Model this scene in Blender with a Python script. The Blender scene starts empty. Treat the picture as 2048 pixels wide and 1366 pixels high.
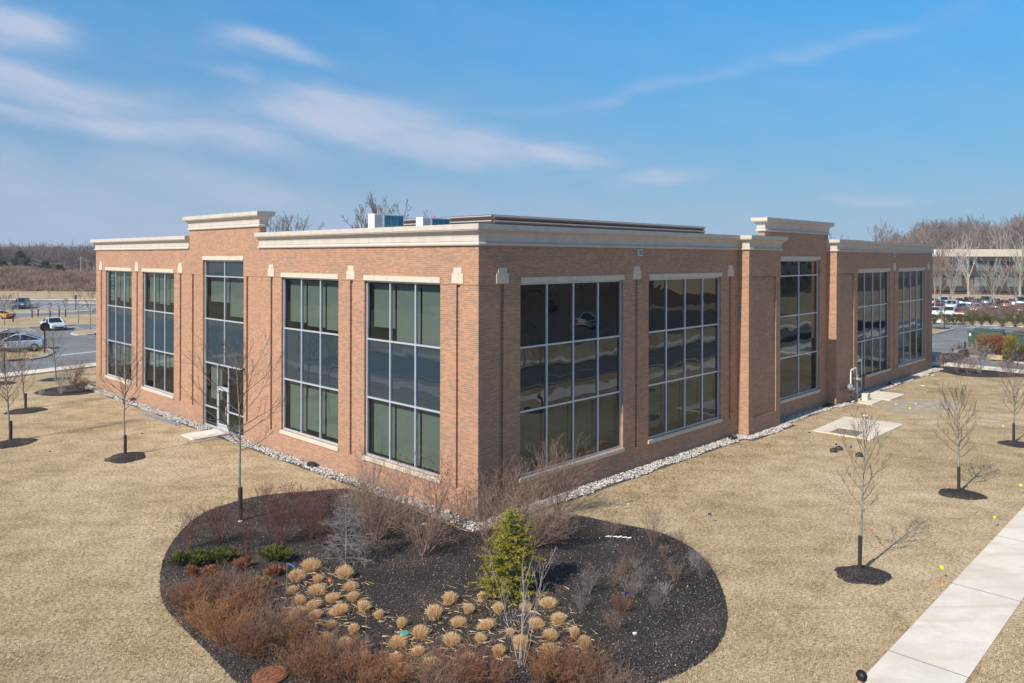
import bpy, math, random
import numpy as np
from mathutils import Vector, Matrix

# ------------------------------------------------------------------ camera, sky, sun, exposure
scene = bpy.context.scene
H = 8.8                      # the drone's height above the lawn
F, PX, PY = 1535.0, 1024.0, 514.4   # focal length and principal point in pixels of the 2048 px photograph
RHO = math.atan2(7.5, 3071)
cam_d = bpy.data.cameras.new("camera"); cam = bpy.data.objects.new("camera", cam_d)
scene.collection.objects.link(cam); scene.camera = cam
cam_d.sensor_width = 36.0; cam_d.lens = 36.0 * F / 2048.0
cam_d.shift_y = -(683.0 - PY) / 2048.0
cam_d.clip_start = 0.3; cam_d.clip_end = 12000
cam.matrix_world = Matrix.Translation((0, 0, H)) @ Matrix.Rotation(math.radians(90), 4, 'X') @ Matrix.Rotation(RHO, 4, 'Z')

RD = Vector((0.69636544, 0.71768738, 0)); LD = Vector((-0.71768738, 0.69636544, 0))
CORNER = Vector((-1.10594, 25.45008, 0)); BANG = math.atan2(RD.y, RD.x)

SUN_EL = 39.5
sh = (-RD * 1.0 - LD * 0.018).normalized()
sun_dir = Vector((sh.x * math.cos(math.radians(SUN_EL)), sh.y * math.cos(math.radians(SUN_EL)), math.sin(math.radians(SUN_EL))))
sl = bpy.data.lights.new("sun", 'SUN'); sl.energy = 4.1; sl.angle = math.radians(0.5); sl.color = (1.0, 0.935, 0.85)
so = bpy.data.objects.new("sun", sl); scene.collection.objects.link(so)
so.rotation_euler = (-sun_dir).to_track_quat('-Z', 'Y').to_euler(); so.location = (0, 0, 60)

world = bpy.data.worlds.new("World"); scene.world = world; world.use_nodes = True
def build_world():
    nt = world.node_tree; nt.nodes.clear(); N = nt.nodes.new; L = nt.links.new
    out = N('ShaderNodeOutputWorld'); bg = N('ShaderNodeBackground'); L(bg.outputs[0], out.inputs[0])
    sky = N('ShaderNodeTexSky'); sky.sky_type = 'NISHITA'; sky.sun_disc = False
    sky.sun_elevation = math.radians(SUN_EL); sky.sun_rotation = math.atan2(sun_dir.x, sun_dir.y) % (2 * math.pi)
    sky.air_density = 1.0; sky.dust_density = 0.35; sky.ozone_density = 2.2; sky.altitude = 0
    bg.inputs[1].default_value = 0.115
    def M(op, a, b=None, c=None):
        n = N('ShaderNodeMath'); n.operation = op
        for i, v in enumerate((a, b, c)):
            if v is None: continue
            if isinstance(v, (int, float)): n.inputs[i].default_value = v
            else: L(v, n.inputs[i])
        return n.outputs[0]
    tc = N('ShaderNodeTexCoord'); sx = N('ShaderNodeSeparateXYZ'); L(tc.outputs['Generated'], sx.inputs[0])
    az = M('ARCTAN2', sx.outputs[0], sx.outputs[1]); el = M('ARCSINE', sx.outputs[2])
    def cmb(x, y, z=0.0):
        n = N('ShaderNodeCombineXYZ')
        for i, v in enumerate((x, y, z)):
            if isinstance(v, (int, float)): n.inputs[i].default_value = v
            else: L(v, n.inputs[i])
        return n.outputs[0]
    def noise(vec, scale, detail=5, rough=0.55, dist=0.0):
        n = N('ShaderNodeTexNoise'); n.inputs['Scale'].default_value = scale; n.inputs['Detail'].default_value = detail
        n.inputs['Roughness'].default_value = rough; n.inputs['Distortion'].default_value = dist; L(vec, n.inputs['Vector']); return n.outputs[0]
    sl_ = M('ADD', el, M('MULTIPLY', az, 0.22))
    streak = noise(cmb(M('MULTIPLY', az, 3.0), M('MULTIPLY', sl_, 26.0)), 1.0, 6, 0.6, 0.6)
    wisp = noise(cmb(M('MULTIPLY', az, 7.0), M('MULTIPLY', sl_, 22.0), 4.0), 1.0, 8, 0.62, 0.5)
    warp = noise(cmb(M('MULTIPLY', az, 5.0), M('MULTIPLY', el, 9.0), 9.0), 1.0, 4, 0.5)
    elw = M('ADD', el, M('MULTIPLY', M('SUBTRACT', warp, 0.5), 0.075))
    total = None
    for (x, y, w, t, rot, amp) in CLOUDS:
        u = (x - PX) / F; v = (PY - y) / F; a0 = math.atan(u); e0 = math.atan(v * math.cos(a0)); w = w / F; t = t / F
        c, s = math.cos(rot), math.sin(rot)
        da = M('SUBTRACT', az, a0); de = M('SUBTRACT', elw, e0)
        p = M('MULTIPLY', M('ADD', M('MULTIPLY', da, c), M('MULTIPLY', de, -s)), 1 / w)
        q = M('MULTIPLY', M('ADD', M('MULTIPLY', da, s), M('MULTIPLY', de, c)), 1 / t)
        g = M('POWER', 2.718, M('MULTIPLY', M('ADD', M('MULTIPLY', p, p), M('MULTIPLY', q, q)), -1.0))
        g = M('MULTIPLY', g, amp)
        total = g if total is None else M('MAXIMUM', total, g)
    dens = M('MULTIPLY', M('MULTIPLY', total, M('ADD', 0.25, M('MULTIPLY', streak, 1.25))), M('ADD', 0.55, M('MULTIPLY', wisp, 0.95)))
    mr = N('ShaderNodeMapRange'); L(dens, mr.inputs[0]); mr.inputs[1].default_value = 0.05; mr.inputs[2].default_value = 0.95; mr.inputs[3].default_value = 0; mr.inputs[4].default_value = 0.8
    mr.interpolation_type = 'SMOOTHSTEP'
    # thin high veil, stronger towards the horizon and to the west
    w2 = N('ShaderNodeMapRange'); L(wisp, w2.inputs[0]); w2.inputs[1].default_value = 0.42; w2.inputs[2].default_value = 0.8; w2.inputs[3].default_value = 0; w2.inputs[4].default_value = 0.24
    hz = M('POWER', 2.718, M('MULTIPLY', M('MAXIMUM', el, 0.0), -6.0))
    veil = M('ADD', M('MULTIPLY', hz, 0.86), M('MULTIPLY', w2.outputs[0], M('POWER', 2.718, M('MULTIPLY', M('MAXIMUM', el, 0.0), -3.0))))
    west = N('ShaderNodeMapRange'); L(az, west.inputs[0]); west.inputs[1].default_value = 0.5; west.inputs[2].default_value = -0.6; west.inputs[3].default_value = 0.88; west.inputs[4].default_value = 1.15
    veil = M('MULTIPLY', veil, west.outputs[0])
    tint = N('ShaderNodeMixRGB'); tint.blend_type = 'MULTIPLY'; tint.inputs[0].default_value = 1; L(sky.outputs[0], tint.inputs[1]); hi = N('ShaderNodeMapRange'); L(el, hi.inputs[0]); hi.inputs[1].default_value = 0.36; hi.inputs[2].default_value = 0.85; hi.interpolation_type = 'SMOOTHSTEP'; tm = N('ShaderNodeMixRGB'); L(hi.outputs[0], tm.inputs[0]); tm.inputs[1].default_value = SKY_TINT; tm.inputs[2].default_value = (1.0, 0.98, 0.92, 1); L(tm.outputs[0], tint.inputs[2])
    dim = N('ShaderNodeMapRange'); L(el, dim.inputs[0]); dim.inputs[1].default_value = 0.0; dim.inputs[2].default_value = 0.42; dim.inputs[3].default_value = 0.42; dim.inputs[4].default_value = 1.0; dim.interpolation_type = 'SMOOTHSTEP'
    tv = N('ShaderNodeVectorMath'); tv.operation = 'SCALE'; L(tint.outputs[0], tv.inputs[0]); L(dim.outputs[0], tv.inputs['Scale'])
    m1 = N('ShaderNodeMixRGB'); L(M('MINIMUM', veil, 0.93), m1.inputs[0]); L(tv.outputs[0], m1.inputs[1]); m1.inputs[2].default_value = VEIL
    m2 = N('ShaderNodeMixRGB'); L(mr.outputs[0], m2.inputs[0]); L(m1.outputs[0], m2.inputs[1]); m2.inputs[2].default_value = CLOUD
    L(m2.outputs[0], bg.inputs[0])
# cloud banks as compass bearing and height: x, y, half width, half thickness, tilt, strength
CLOUDS = [(120, 178, 300, 46, 0.14, 0.85), (340, 262, 270, 36, 0.10, 0.85), (60, 232, 240, 20, 0.12, 0.6), (710, 240, 230, 52, 0.06, 0.95), (880, 290, 250, 46, 0.10, 0.92), (620, 255, 150, 20, -0.1, 0.6),
          (1100, 312, 150, 26, 0.0, 0.8), (1320, 355, 110, 26, 0.0, 0.66), (540, 112, 130, 26, 0.14, 0.66), (25, 60, 95, 42, 0.0, 0.95), (480, 160, 90, 22, 0.3, 0.4),
          (1755, 388, 130, 12, -0.05, 0.5), (1400, 150, 800, 22, -0.17, 0.36), (300, 370, 520, 60, 0.08, 0.5)]
SKY_TINT = (0.10, 0.86, 1.18, 1); VEIL = (2.9, 3.4, 4.75, 1); CLOUD = (3.8, 4.1, 5.0, 1)
build_world()
scene.view_settings.view_transform = 'Standard'; scene.view_settings.look = 'None'
scene.view_settings.exposure = 0.42; scene.view_settings.gamma = 1.0
scene.render.resolution_x = 1024; scene.render.resolution_y = 683

# ------------------------------------------------------------------ helpers
R = random.Random(7)
C = scene.collection
def un(x, y):
    dx, dy = x - PX, y - PY; c, s = math.cos(RHO), math.sin(RHO)
    return c * dx + s * dy, -s * dx + c * dy
def gp(x, y, z=0.0):
    """surveyed point of the ground (or of height z) for a point measured in the photograph"""
    u, v = un(x, y); Y = (H - z) * F / v
    return Vector((u * Y / F, Y, z))
def apx(x, y, Y):
    u, v = un(x, y); return Vector((u * Y / F, Y, H - v * Y / F))
def bw(x, y, z=0.0):                         # building axes -> world
    return CORNER + RD * x + LD * y + Vector((0, 0, z))

class MB:
    def __init__(s): s.v = []; s.f = []; s.uv = []
    def face(s, pts, uv=None):
        n = len(s.v); s.v.extend([tuple(p) for p in pts]); s.f.append(tuple(range(n, n + len(pts))))
        s.uv.append(uv if uv else [(0, 0)] * len(pts))
    def box(s, x0, x1, y0, y1, z0, z1, M=None):
        c = [Vector((x, y, z)) for z in (z0, z1) for y in (y0, y1) for x in (x0, x1)]
        if M is not None: c = [M @ p for p in c]
        for q in ((0, 2, 3, 1), (4, 5, 7, 6), (0, 1, 5, 4), (2, 6, 7, 3), (0, 4, 6, 2), (1, 3, 7, 5)):
            s.face([c[i] for i in q], [(c[i].x + c[i].y, c[i].z) for i in q])
        return s
    def prism(s, poly, z0, z1):
        n = len(poly)
        ar = sum(poly[i][0] * poly[(i + 1) % n][1] - poly[(i + 1) % n][0] * poly[i][1] for i in range(n))
        if ar < 0: poly = poly[::-1]
        s.face([(x, y, z1) for x, y in poly]); s.face([(x, y, z0) for x, y in poly[::-1]])
        for i in range(n):
            a, b = poly[i], poly[(i + 1) % n]
            s.face([(a[0], a[1], z0), (b[0], b[1], z0), (b[0], b[1], z1), (a[0], a[1], z1)])
        return s
    def sheet(s, poly, z):
        n = len(poly)
        ar = sum(poly[i][0] * poly[(i + 1) % n][1] - poly[(i + 1) % n][0] * poly[i][1] for i in range(n))
        if ar < 0: poly = poly[::-1]
        s.face([(p[0], p[1], z) for p in poly]); return s
    def tube(s, pts, rad, sides=6, cap=True):
        pts = [Vector(p) for p in pts]
        if isinstance(rad, (int, float)): rad = [rad] * len(pts)
        n0 = len(s.v); m = len(pts)
        for i, p in enumerate(pts):
            d = (pts[min(i + 1, m - 1)] - pts[max(i - 1, 0)])
            if d.length < 1e-9: d = Vector((0, 0, 1))
            d.normalize()
            a = d.cross(Vector((0, 0, 1)) if abs(d.z) < 0.9 else Vector((1, 0, 0))); a.normalize(); b = d.cross(a)
            for k in range(sides):
                t = 2 * math.pi * k / sides
                s.v.append(tuple(p + (a * math.cos(t) + b * math.sin(t)) * rad[i]))
        for i in range(m - 1):
            for k in range(sides):
                k2 = (k + 1) % sides
                s.f.append((n0 + i * sides + k, n0 + i * sides + k2, n0 + (i + 1) * sides + k2, n0 + (i + 1) * sides + k)); s.uv.append([(0, 0)] * 4)
        if cap:
            s.f.append(tuple(n0 + k for k in range(sides))[::-1]); s.uv.append([(0, 0)] * sides)
            s.f.append(tuple(n0 + (m - 1) * sides + k for k in range(sides))); s.uv.append([(0, 0)] * sides)
        return s
    def lathe(s, prof, seg=16, M=None):
        n0 = len(s.v)
        for r, z in prof:
            for k in range(seg):
                t = 2 * math.pi * k / seg; p = Vector((r * math.cos(t), r * math.sin(t), z))
                if M is not None: p = M @ p
                s.v.append(tuple(p))
        for i in range(len(prof) - 1):
            for k in range(seg):
                k2 = (k + 1) % seg
                s.f.append((n0 + i * seg + k, n0 + i * seg + k2, n0 + (i + 1) * seg + k2, n0 + (i + 1) * seg + k)); s.uv.append([(0, 0)] * 4)
        s.f.append(tuple(n0 + k for k in range(seg))[::-1]); s.uv.append([(0, 0)] * seg)
        s.f.append(tuple(n0 + (len(prof) - 1) * seg + k for k in range(seg))); s.uv.append([(0, 0)] * seg)
        return s
    def build(s, name, mat, parent=None, smooth=False, uv=False, loc=None):
        me = bpy.data.meshes.new(name); me.from_pydata(s.v, [], s.f)
        if uv:
            ul = me.uv_layers.new(name="UVMap"); flat = [c for f in s.uv for p in f for c in p]; ul.data.foreach_set("uv", flat)
        me.materials.append(mat)
        if smooth: me.polygons.foreach_set("use_smooth", [True] * len(me.polygons))
        me.update(); o = bpy.data.objects.new(name, me); C.objects.link(o)
        if parent is not None: o.parent = parent
        if loc is not None: o.location = loc
        return o
def np_obj(name, V, Q, mat, parent=None):
    V = np.asarray(V, dtype=np.float32).reshape(-1, 3); Q = np.asarray(Q, dtype=np.int32)
    me = bpy.data.meshes.new(name); k = Q.shape[1]
    me.vertices.add(len(V)); me.vertices.foreach_set("co", V.ravel())
    me.loops.add(Q.size); me.loops.foreach_set("vertex_index", Q.ravel())
    me.polygons.add(len(Q)); me.polygons.foreach_set("loop_start", np.arange(0, Q.size, k, dtype=np.int32))
    me.update(calc_edges=True); me.materials.append(mat)
    o = bpy.data.objects.new(name, me); C.objects.link(o)
    if parent is not None: o.parent = parent
    return o
def tag(o, label=None, cat=None, group=None, kind=None):
    if label: o['label'] = label
    if cat: o['category'] = cat
    if group: o['group'] = group
    if kind: o['kind'] = kind
    return o
def thing(name, loc, label, cat, rz=0.0, group=None):
    o = bpy.data.objects.new(name, None); C.objects.link(o); o.location = loc; o.rotation_euler = (0, 0, rz)
    return tag(o, label, cat, group)
def copy_tree(o, parent=None):
    c = o.copy(); C.objects.link(c); c.parent = parent
    for ch in list(o.children): copy_tree(ch, c)
    return c

# ------------------------------------------------------------------ materials
class NB:
    def __init__(s, name):
        s.m = bpy.data.materials.new(name); s.m.use_nodes = True; s.nt = s.m.node_tree; s.nt.nodes.clear()
        s.out = s.nt.nodes.new('ShaderNodeOutputMaterial')
    def n(s, t, **k):
        n = s.nt.nodes.new(t)
        for a, b in k.items(): setattr(n, a, b)
        return n
    def l(s, a, b): s.nt.links.new(a, b)
    def coord(s, kind='Object', scale=None, rot=None):
        tc = s.n('ShaderNodeTexCoord'); o = tc.outputs[kind]
        if kind == 'Geo':
            pass
        if scale is not None or rot is not None:
            mp = s.n('ShaderNodeMapping'); s.l(o, mp.inputs[0])
            if scale is not None: mp.inputs['Scale'].default_value = scale
            if rot is not None: mp.inputs['Rotation'].default_value = rot
            o = mp.outputs[0]
        return o
    def pos(s):
        return s.n('ShaderNodeNewGeometry').outputs['Position']
    def noise(s, vec, scale, detail=4, rough=0.55, dist=0.0):
        n = s.n('ShaderNodeTexNoise'); n.inputs['Scale'].default_value = scale; n.inputs['Detail'].default_value = detail
        n.inputs['Roughness'].default_value = rough; n.inputs['Distortion'].default_value = dist
        if vec is not None: s.l(vec, n.inputs['Vector'])
        return n.outputs[0]
    def ramp(s, fac, stops):
        r = s.n('ShaderNodeValToRGB'); s.l(fac, r.inputs[0]); e = r.color_ramp.elements
        while len(e) < len(stops): e.new(0.5)
        for i, (p, c) in enumerate(stops): e[i].position = p; e[i].color = (c[0], c[1], c[2], 1) if len(c) == 3 else c
        return r.outputs[0]
    def mix(s, fac, a, b, mode='MIX'):
        n = s.n('ShaderNodeMixRGB'); n.blend_type = mode
        for i, v in ((0, fac), (1, a), (2, b)):
            if isinstance(v, (int, float)): n.inputs[i].default_value = v
            elif isinstance(v, tuple): n.inputs[i].default_value = (*v, 1) if len(v) == 3 else v
            else: s.l(v, n.inputs[i])
        return n.outputs[0]
    def math(s, op, a, b=0.0):
        n = s.n('ShaderNodeMath', operation=op)
        for i, v in ((0, a), (1, b)):
            if isinstance(v, (int, float)): n.inputs[i].default_value = v
            else: s.l(v, n.inputs[i])
        return n.outputs[0]
    def bump(s, h, strength=0.3, dist=0.02):
        b = s.n('ShaderNodeBump'); b.inputs['Strength'].default_value = strength; b.inputs['Distance'].default_value = dist; s.l(h, b.inputs['Height']); return b.outputs[0]
    def bsdf(s, color, rough=0.8, spec=0.3, metal=0.0, normal=None, link=True):
        b = s.n('ShaderNodeBsdfPrincipled')
        if isinstance(color, tuple): b.inputs['Base Color'].default_value = (*color, 1) if len(color) == 3 else color
        else: s.l(color, b.inputs['Base Color'])
        if isinstance(rough, (int, float)): b.inputs['Roughness'].default_value = rough
        else: s.l(rough, b.inputs['Roughness'])
        b.inputs['Specular IOR Level'].default_value = spec; b.inputs['Metallic'].default_value = metal
        if normal is not None: s.l(normal, b.inputs['Normal'])
        if link: s.l(b.outputs[0], s.out.inputs[0])
        return b
def plain(name, col, rough=0.7, spec=0.3, metal=0.0, var=0.12, scale=6.0):
    b = NB(name); n = b.noise(b.pos(), scale, 5)
    c = b.ramp(n, [(0.3, tuple(x * (1 - var) for x in col)), (0.7, tuple(min(1, x * (1 + var)) for x in col))])
    b.bsdf(c, rough, spec, metal); return b.m
def lawn_mat():
    b = NB('dormant_grass'); p = b.pos()
    big = b.noise(p, 0.11, 5, 0.6, 0.4); mid = b.noise(p, 0.9, 5, 0.6, 0.3); mp = b.n('ShaderNodeMapping'); b.l(p, mp.inputs[0]); mp.inputs['Rotation'].default_value = (0, 0, 0.6); mp.inputs['Scale'].default_value = (9, 17, 9)
    fine = b.noise(mp.outputs[0], 1.0, 5, 0.72); vf = b.noise(p, 42.0, 3, 0.7)
    c = b.ramp(big, [(0.32, (0.36, 0.27, 0.145)), (0.47, (0.53, 0.39, 0.225)), (0.60, (0.67, 0.52, 0.345))])
    c2 = b.ramp(mid, [(0.30, (0.25, 0.19, 0.09)), (0.46, (0.52, 0.385, 0.22)), (0.64, (0.69, 0.535, 0.35))])
    c = b.mix(0.5, c, c2)
    g = b.ramp(b.noise(p, 0.22, 6, 0.7, 1.0), [(0.54, (0, 0, 0)), (0.70, (1, 1, 1))])
    c = b.mix(b.math('MULTIPLY', g, 0.55), c, (0.30, 0.25, 0.10)); mp2 = b.n('ShaderNodeMapping'); b.l(p, mp2.inputs[0]); mp2.inputs['Rotation'].default_value = (0, 0, 0.9); mp2.inputs['Scale'].default_value = (0.35, 1.6, 1); c = b.mix(0.55, c, b.ramp(b.noise(mp2.outputs[0], 1.0, 6, 0.65, 0.8), [(0.34, (0.72, 0.70, 0.66)), (0.5, (1.0, 1.0, 1.0)), (0.68, (1.13, 1.12, 1.10))]), 'MULTIPLY')
    dk = b.ramp(fine, [(0.38, (0.28, 0.25, 0.23)), (0.50, (0.90, 0.90, 0.90)), (0.62, (1.25, 1.25, 1.25))])
    dk2 = b.ramp(vf, [(0.34, (0.52, 0.5, 0.48)), (0.52, (1.0, 1.0, 1.0)), (0.7, (1.15, 1.15, 1.15))])
    c = b.mix(0.85, c, dk, 'MULTIPLY'); c = b.mix(0.8, c, dk2, 'MULTIPLY')
    b.bsdf(c, 0.95, 0.1, normal=b.bump(b.math('ADD', fine, vf), 0.5, 0.03)); return b.m
def mulch_mat():
    b = NB('dark_mulch'); p = b.pos(); n1 = b.noise(p, 0.7, 5, 0.6); v = b.n('ShaderNodeTexVoronoi'); v.inputs['Scale'].default_value = 34; b.l(p, v.inputs['Vector'])
    n2 = b.noise(p, 22, 6, 0.75)
    c = b.ramp(n2, [(0.34, (0.008, 0.007, 0.007)), (0.50, (0.05, 0.042, 0.038)), (0.60, (0.13, 0.108, 0.096)), (0.70, (0.36, 0.31, 0.27))])
    c = b.mix(0.9, c, b.ramp(n1, [(0.34, (0.6, 0.6, 0.64)), (0.52, (1.0, 0.95, 0.92)), (0.66, (1.9, 1.6, 1.35))]), 'MULTIPLY')
    
    b.bsdf(c, 0.9, 0.25, normal=b.bump(b.math('ADD', n2, v.outputs['Distance']), 0.8, 0.04)); return b.m
def brick_mat():
    b = NB('red_brick'); tc = b.n('ShaderNodeTexCoord'); br = b.n('ShaderNodeTexBrick'); b.l(tc.outputs['UV'], br.inputs['Vector'])
    br.inputs['Scale'].default_value = 1.0; br.inputs['Brick Width'].default_value = 0.203; br.inputs['Row Height'].default_value = 0.0677
    br.inputs['Mortar Size'].default_value = 0.0052; br.inputs['Mortar Smooth'].default_value = 0.15; br.inputs['Bias'].default_value = -0.15
    br.inputs['Color1'].default_value = (0.0, 0.0, 0.0, 1); br.inputs['Color2'].default_value = (1, 1, 1, 1); br.inputs['Mortar'].default_value = (0.5, 0.5, 0.5, 1)
    br.offset = 0.5; br.squash = 1.0
    col = b.ramp(br.outputs['Color'], [(0.0, (0.33, 0.205, 0.14)), (0.13, (0.36, 0.21, 0.14)), (0.25, (0.43, 0.213, 0.125)), (0.6, (0.475, 0.24, 0.141)), (0.85, (0.51, 0.268, 0.16)), (1.0, (0.42, 0.205, 0.12))])
    p = b.pos(); st = b.noise(p, 0.5, 4, 0.6)
    col = b.mix(1.0, col, b.ramp(st, [(0.3, (0.90, 0.90, 0.91)), (0.7, (1.07, 1.06, 1.04))]), 'MULTIPLY')
    col = b.mix(0.35, col, b.ramp(b.noise(p, 26, 3, 0.7), [(0.3, (0.85, 0.85, 0.85)), (0.7, (1.1, 1.1, 1.1))]), 'MULTIPLY')
    sz = b.n('ShaderNodeSeparateXYZ'); b.l(p, sz.inputs[0])
    mp = b.n('ShaderNodeMapping'); b.l(p, mp.inputs[0]); mp.inputs['Scale'].default_value = (1.5, 1.5, 0.16)
    streak = b.ramp(b.noise(mp.outputs[0], 1.0, 5, 0.6), [(0.62, (0, 0, 0)), (0.8, (1, 1, 1))])
    col = b.mix(b.math('MULTIPLY', streak, 0.10), col, (0.62, 0.55, 0.5))
    mc = b.mix(br.outputs['Fac'], col, (0.55, 0.405, 0.29))
    inv = b.math('SUBTRACT', 1.0, br.outputs['Fac'])
    b.bsdf(mc, 0.88, 0.2, normal=b.bump(inv, 0.5, 0.008)); return b.m
def stone_mat(name, col, joints=None):
    b = NB(name); p = b.pos(); n = b.noise(p, 3.0, 6, 0.65); f = b.noise(p, 60, 3, 0.6)
    c = b.ramp(n, [(0.3, tuple(x * 0.88 for x in col)), (0.7, tuple(min(0.95, x * 1.06) for x in col))])
    c = b.mix(0.25, c, b.ramp(f, [(0.35, (0.8, 0.8, 0.8)), (0.65, (1.1, 1.1, 1.1))]), 'MULTIPLY')
    mp = b.n('ShaderNodeMapping'); b.l(p, mp.inputs[0]); mp.inputs['Scale'].default_value = (3, 3, 0.25)
    st = b.ramp(b.noise(mp.outputs[0], 1.0, 5, 0.65), [(0.5, (1, 1, 1)), (0.8, (0.82, 0.80, 0.77))])
    c = b.mix(0.6, c, st, 'MULTIPLY')
    b.bsdf(c, 0.8, 0.25, normal=b.bump(f, 0.15, 0.005)); return b.m
def asphalt_mat(name, col):
    b = NB(name); p = b.pos(); n = b.noise(p, 0.25, 6, 0.65, 0.6); f = b.noise(p, 18, 3, 0.7)
    mp = b.n('ShaderNodeMapping'); b.l(p, mp.inputs[0]); mp.inputs['Rotation'].default_value = (0, 0, 0.2); mp.inputs['Scale'].default_value = (0.05, 0.9, 1)
    w = b.noise(mp.outputs[0], 1.0, 5, 0.6)
    c = b.ramp(n, [(0.3, tuple(x * 0.8 for x in col)), (0.7, tuple(x * 1.25 for x in col))])
    c = b.mix(0.5, c, b.ramp(w, [(0.35, (0.78, 0.78, 0.78)), (0.65, (1.2, 1.2, 1.2))]), 'MULTIPLY')
    c = b.mix(0.3, c, b.ramp(f, [(0.3, (0.7, 0.7, 0.7)), (0.7, (1.25, 1.25, 1.25))]), 'MULTIPLY')
    b.bsdf(c, 0.9, 0.3); return b.m
def concrete_mat(name, col, joint=None):
    b = NB(name); p = b.pos(); n = b.noise(p, 0.55, 6, 0.6, 0.8); f = b.noise(p, 9, 5, 0.7); d = b.noise(p, 0.28, 4, 0.6, 2.0)
    c = b.ramp(n, [(0.3, tuple(x * 0.86 for x in col)), (0.66, tuple(min(0.9, x * 1.06) for x in col))])
    c = b.mix(0.35, c, b.ramp(f, [(0.3, (0.84, 0.82, 0.80)), (0.6, (1.05, 1.05, 1.05))]), 'MULTIPLY')
    mp = b.n('ShaderNodeMapping'); b.l(p, mp.inputs[0]); mp.inputs['Rotation'].default_value = (0, 0, -0.75); mp.inputs['Scale'].default_value = (0.25, 1.3, 1); c = b.mix(b.math('MULTIPLY', b.ramp(b.noise(mp.outputs[0], 1.0, 6, 0.65, 1.5), [(0.47, (0, 0, 0)), (0.62, (1, 1, 1))]), 0.6), c, tuple(x * f_ for x, f_ in zip(col, (0.80, 0.74, 0.66))))
    c = b.mix(b.math('MULTIPLY', b.ramp(d, [(0.52, (0, 0, 0)), (0.72, (1, 1, 1))]), 0.5), c, tuple(x * f_ for x, f_ in zip(col, (0.78, 0.72, 0.62))))
    b.bsdf(c, 0.85, 0.25); return b.m
def glass_mat(name, tint, refl, warp=0.012, seed=0.0, opaque=None):
    """coated glazing: a mirror layer of even strength over tinted see-through glass (or over the painted back of a spandrel pane)"""
    b = NB(name); p = b.pos(); mp = b.n('ShaderNodeMapping'); b.l(p, mp.inputs[0]); mp.inputs['Location'].default_value = (seed, seed * 2, 0); mp.inputs['Scale'].default_value = (0.55, 0.55, 0.85)
    w = b.noise(mp.outputs[0], 1.0, 1, 0.5, 0.3); nrm = b.bump(w, 1.0, warp)
    g = b.n('ShaderNodeBsdfGlossy'); g.inputs['Roughness'].default_value = 0.01; g.inputs['Color'].default_value = (0.86, 0.94, 1.0, 1); b.l(nrm, g.inputs['Normal'])
    if opaque: back = b.bsdf(opaque, 0.8, 0.05, link=False).outputs[0]
    else:
        t = b.n('ShaderNodeBsdfTransparent'); t.inputs['Color'].default_value = (*tint, 1); back = t.outputs[0]
    ge = b.n('ShaderNodeNewGeometry'); dt = b.n('ShaderNodeVectorMath', operation='DOT_PRODUCT'); b.l(ge.outputs['Normal'], dt.inputs[0]); b.l(ge.outputs['Incoming'], dt.inputs[1])
    fr = b.math('POWER', b.math('SUBTRACT', 1.0, b.math('ABSOLUTE', dt.outputs['Value'])), 5.0)
    fac = b.math('MINIMUM', b.math('ADD', b.math('MULTIPLY', fr, 0.75), refl + 0.03), 1.0)
    m = b.n('ShaderNodeMixShader'); b.l(fac, m.inputs[0]); b.l(back, m.inputs[1]); b.l(g.outputs[0], m.inputs[2]); b.l(m.outputs[0], b.out.inputs[0]); return b.m
def twig_mat(name, c0, c1, rough=0.85):
    b = NB(name); oi = b.n('ShaderNodeObjectInfo'); n = b.noise(b.coord('Object'), 3.5, 4, 0.7)
    c = b.ramp(n, [(0.3, c0), (0.7, c1)]); r = b.ramp(oi.outputs['Random'], [(0, (0.85, 0.85, 0.85)), (1, (1.15, 1.15, 1.15))])
    b.bsdf(b.mix(1.0, c, r, 'MULTIPLY'), rough, 0.2); return b.m
def leaf_mat(name, c0, c1, c2, scale=5.0):
    b = NB(name); n = b.noise(b.coord('Object'), scale, 5, 0.7); c = b.ramp(n, [(0.28, c0), (0.5, c1), (0.72, c2)])
    bs = b.bsdf(c, 0.75, 0.2, link=False); t = b.n('ShaderNodeBsdfTranslucent'); b.l(c, t.inputs[0])
    m = b.n('ShaderNodeMixShader'); m.inputs[0].default_value = 0.22; b.l(bs.outputs[0], m.inputs[1]); b.l(t.outputs[0], m.inputs[2]); b.l(m.outputs[0], b.out.inputs[0]); return b.m
def bark_mat():
    b = NB('grey_bark'); p = b.coord('Object', (14, 14, 3)); n = b.noise(p, 1.0, 5, 0.7)
    c = b.ramp(n, [(0.33, (0.11, 0.09, 0.075)), (0.5, (0.26, 0.23, 0.20)), (0.68, (0.44, 0.40, 0.36))]); b.bsdf(c, 0.9, 0.15); return b.m
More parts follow.
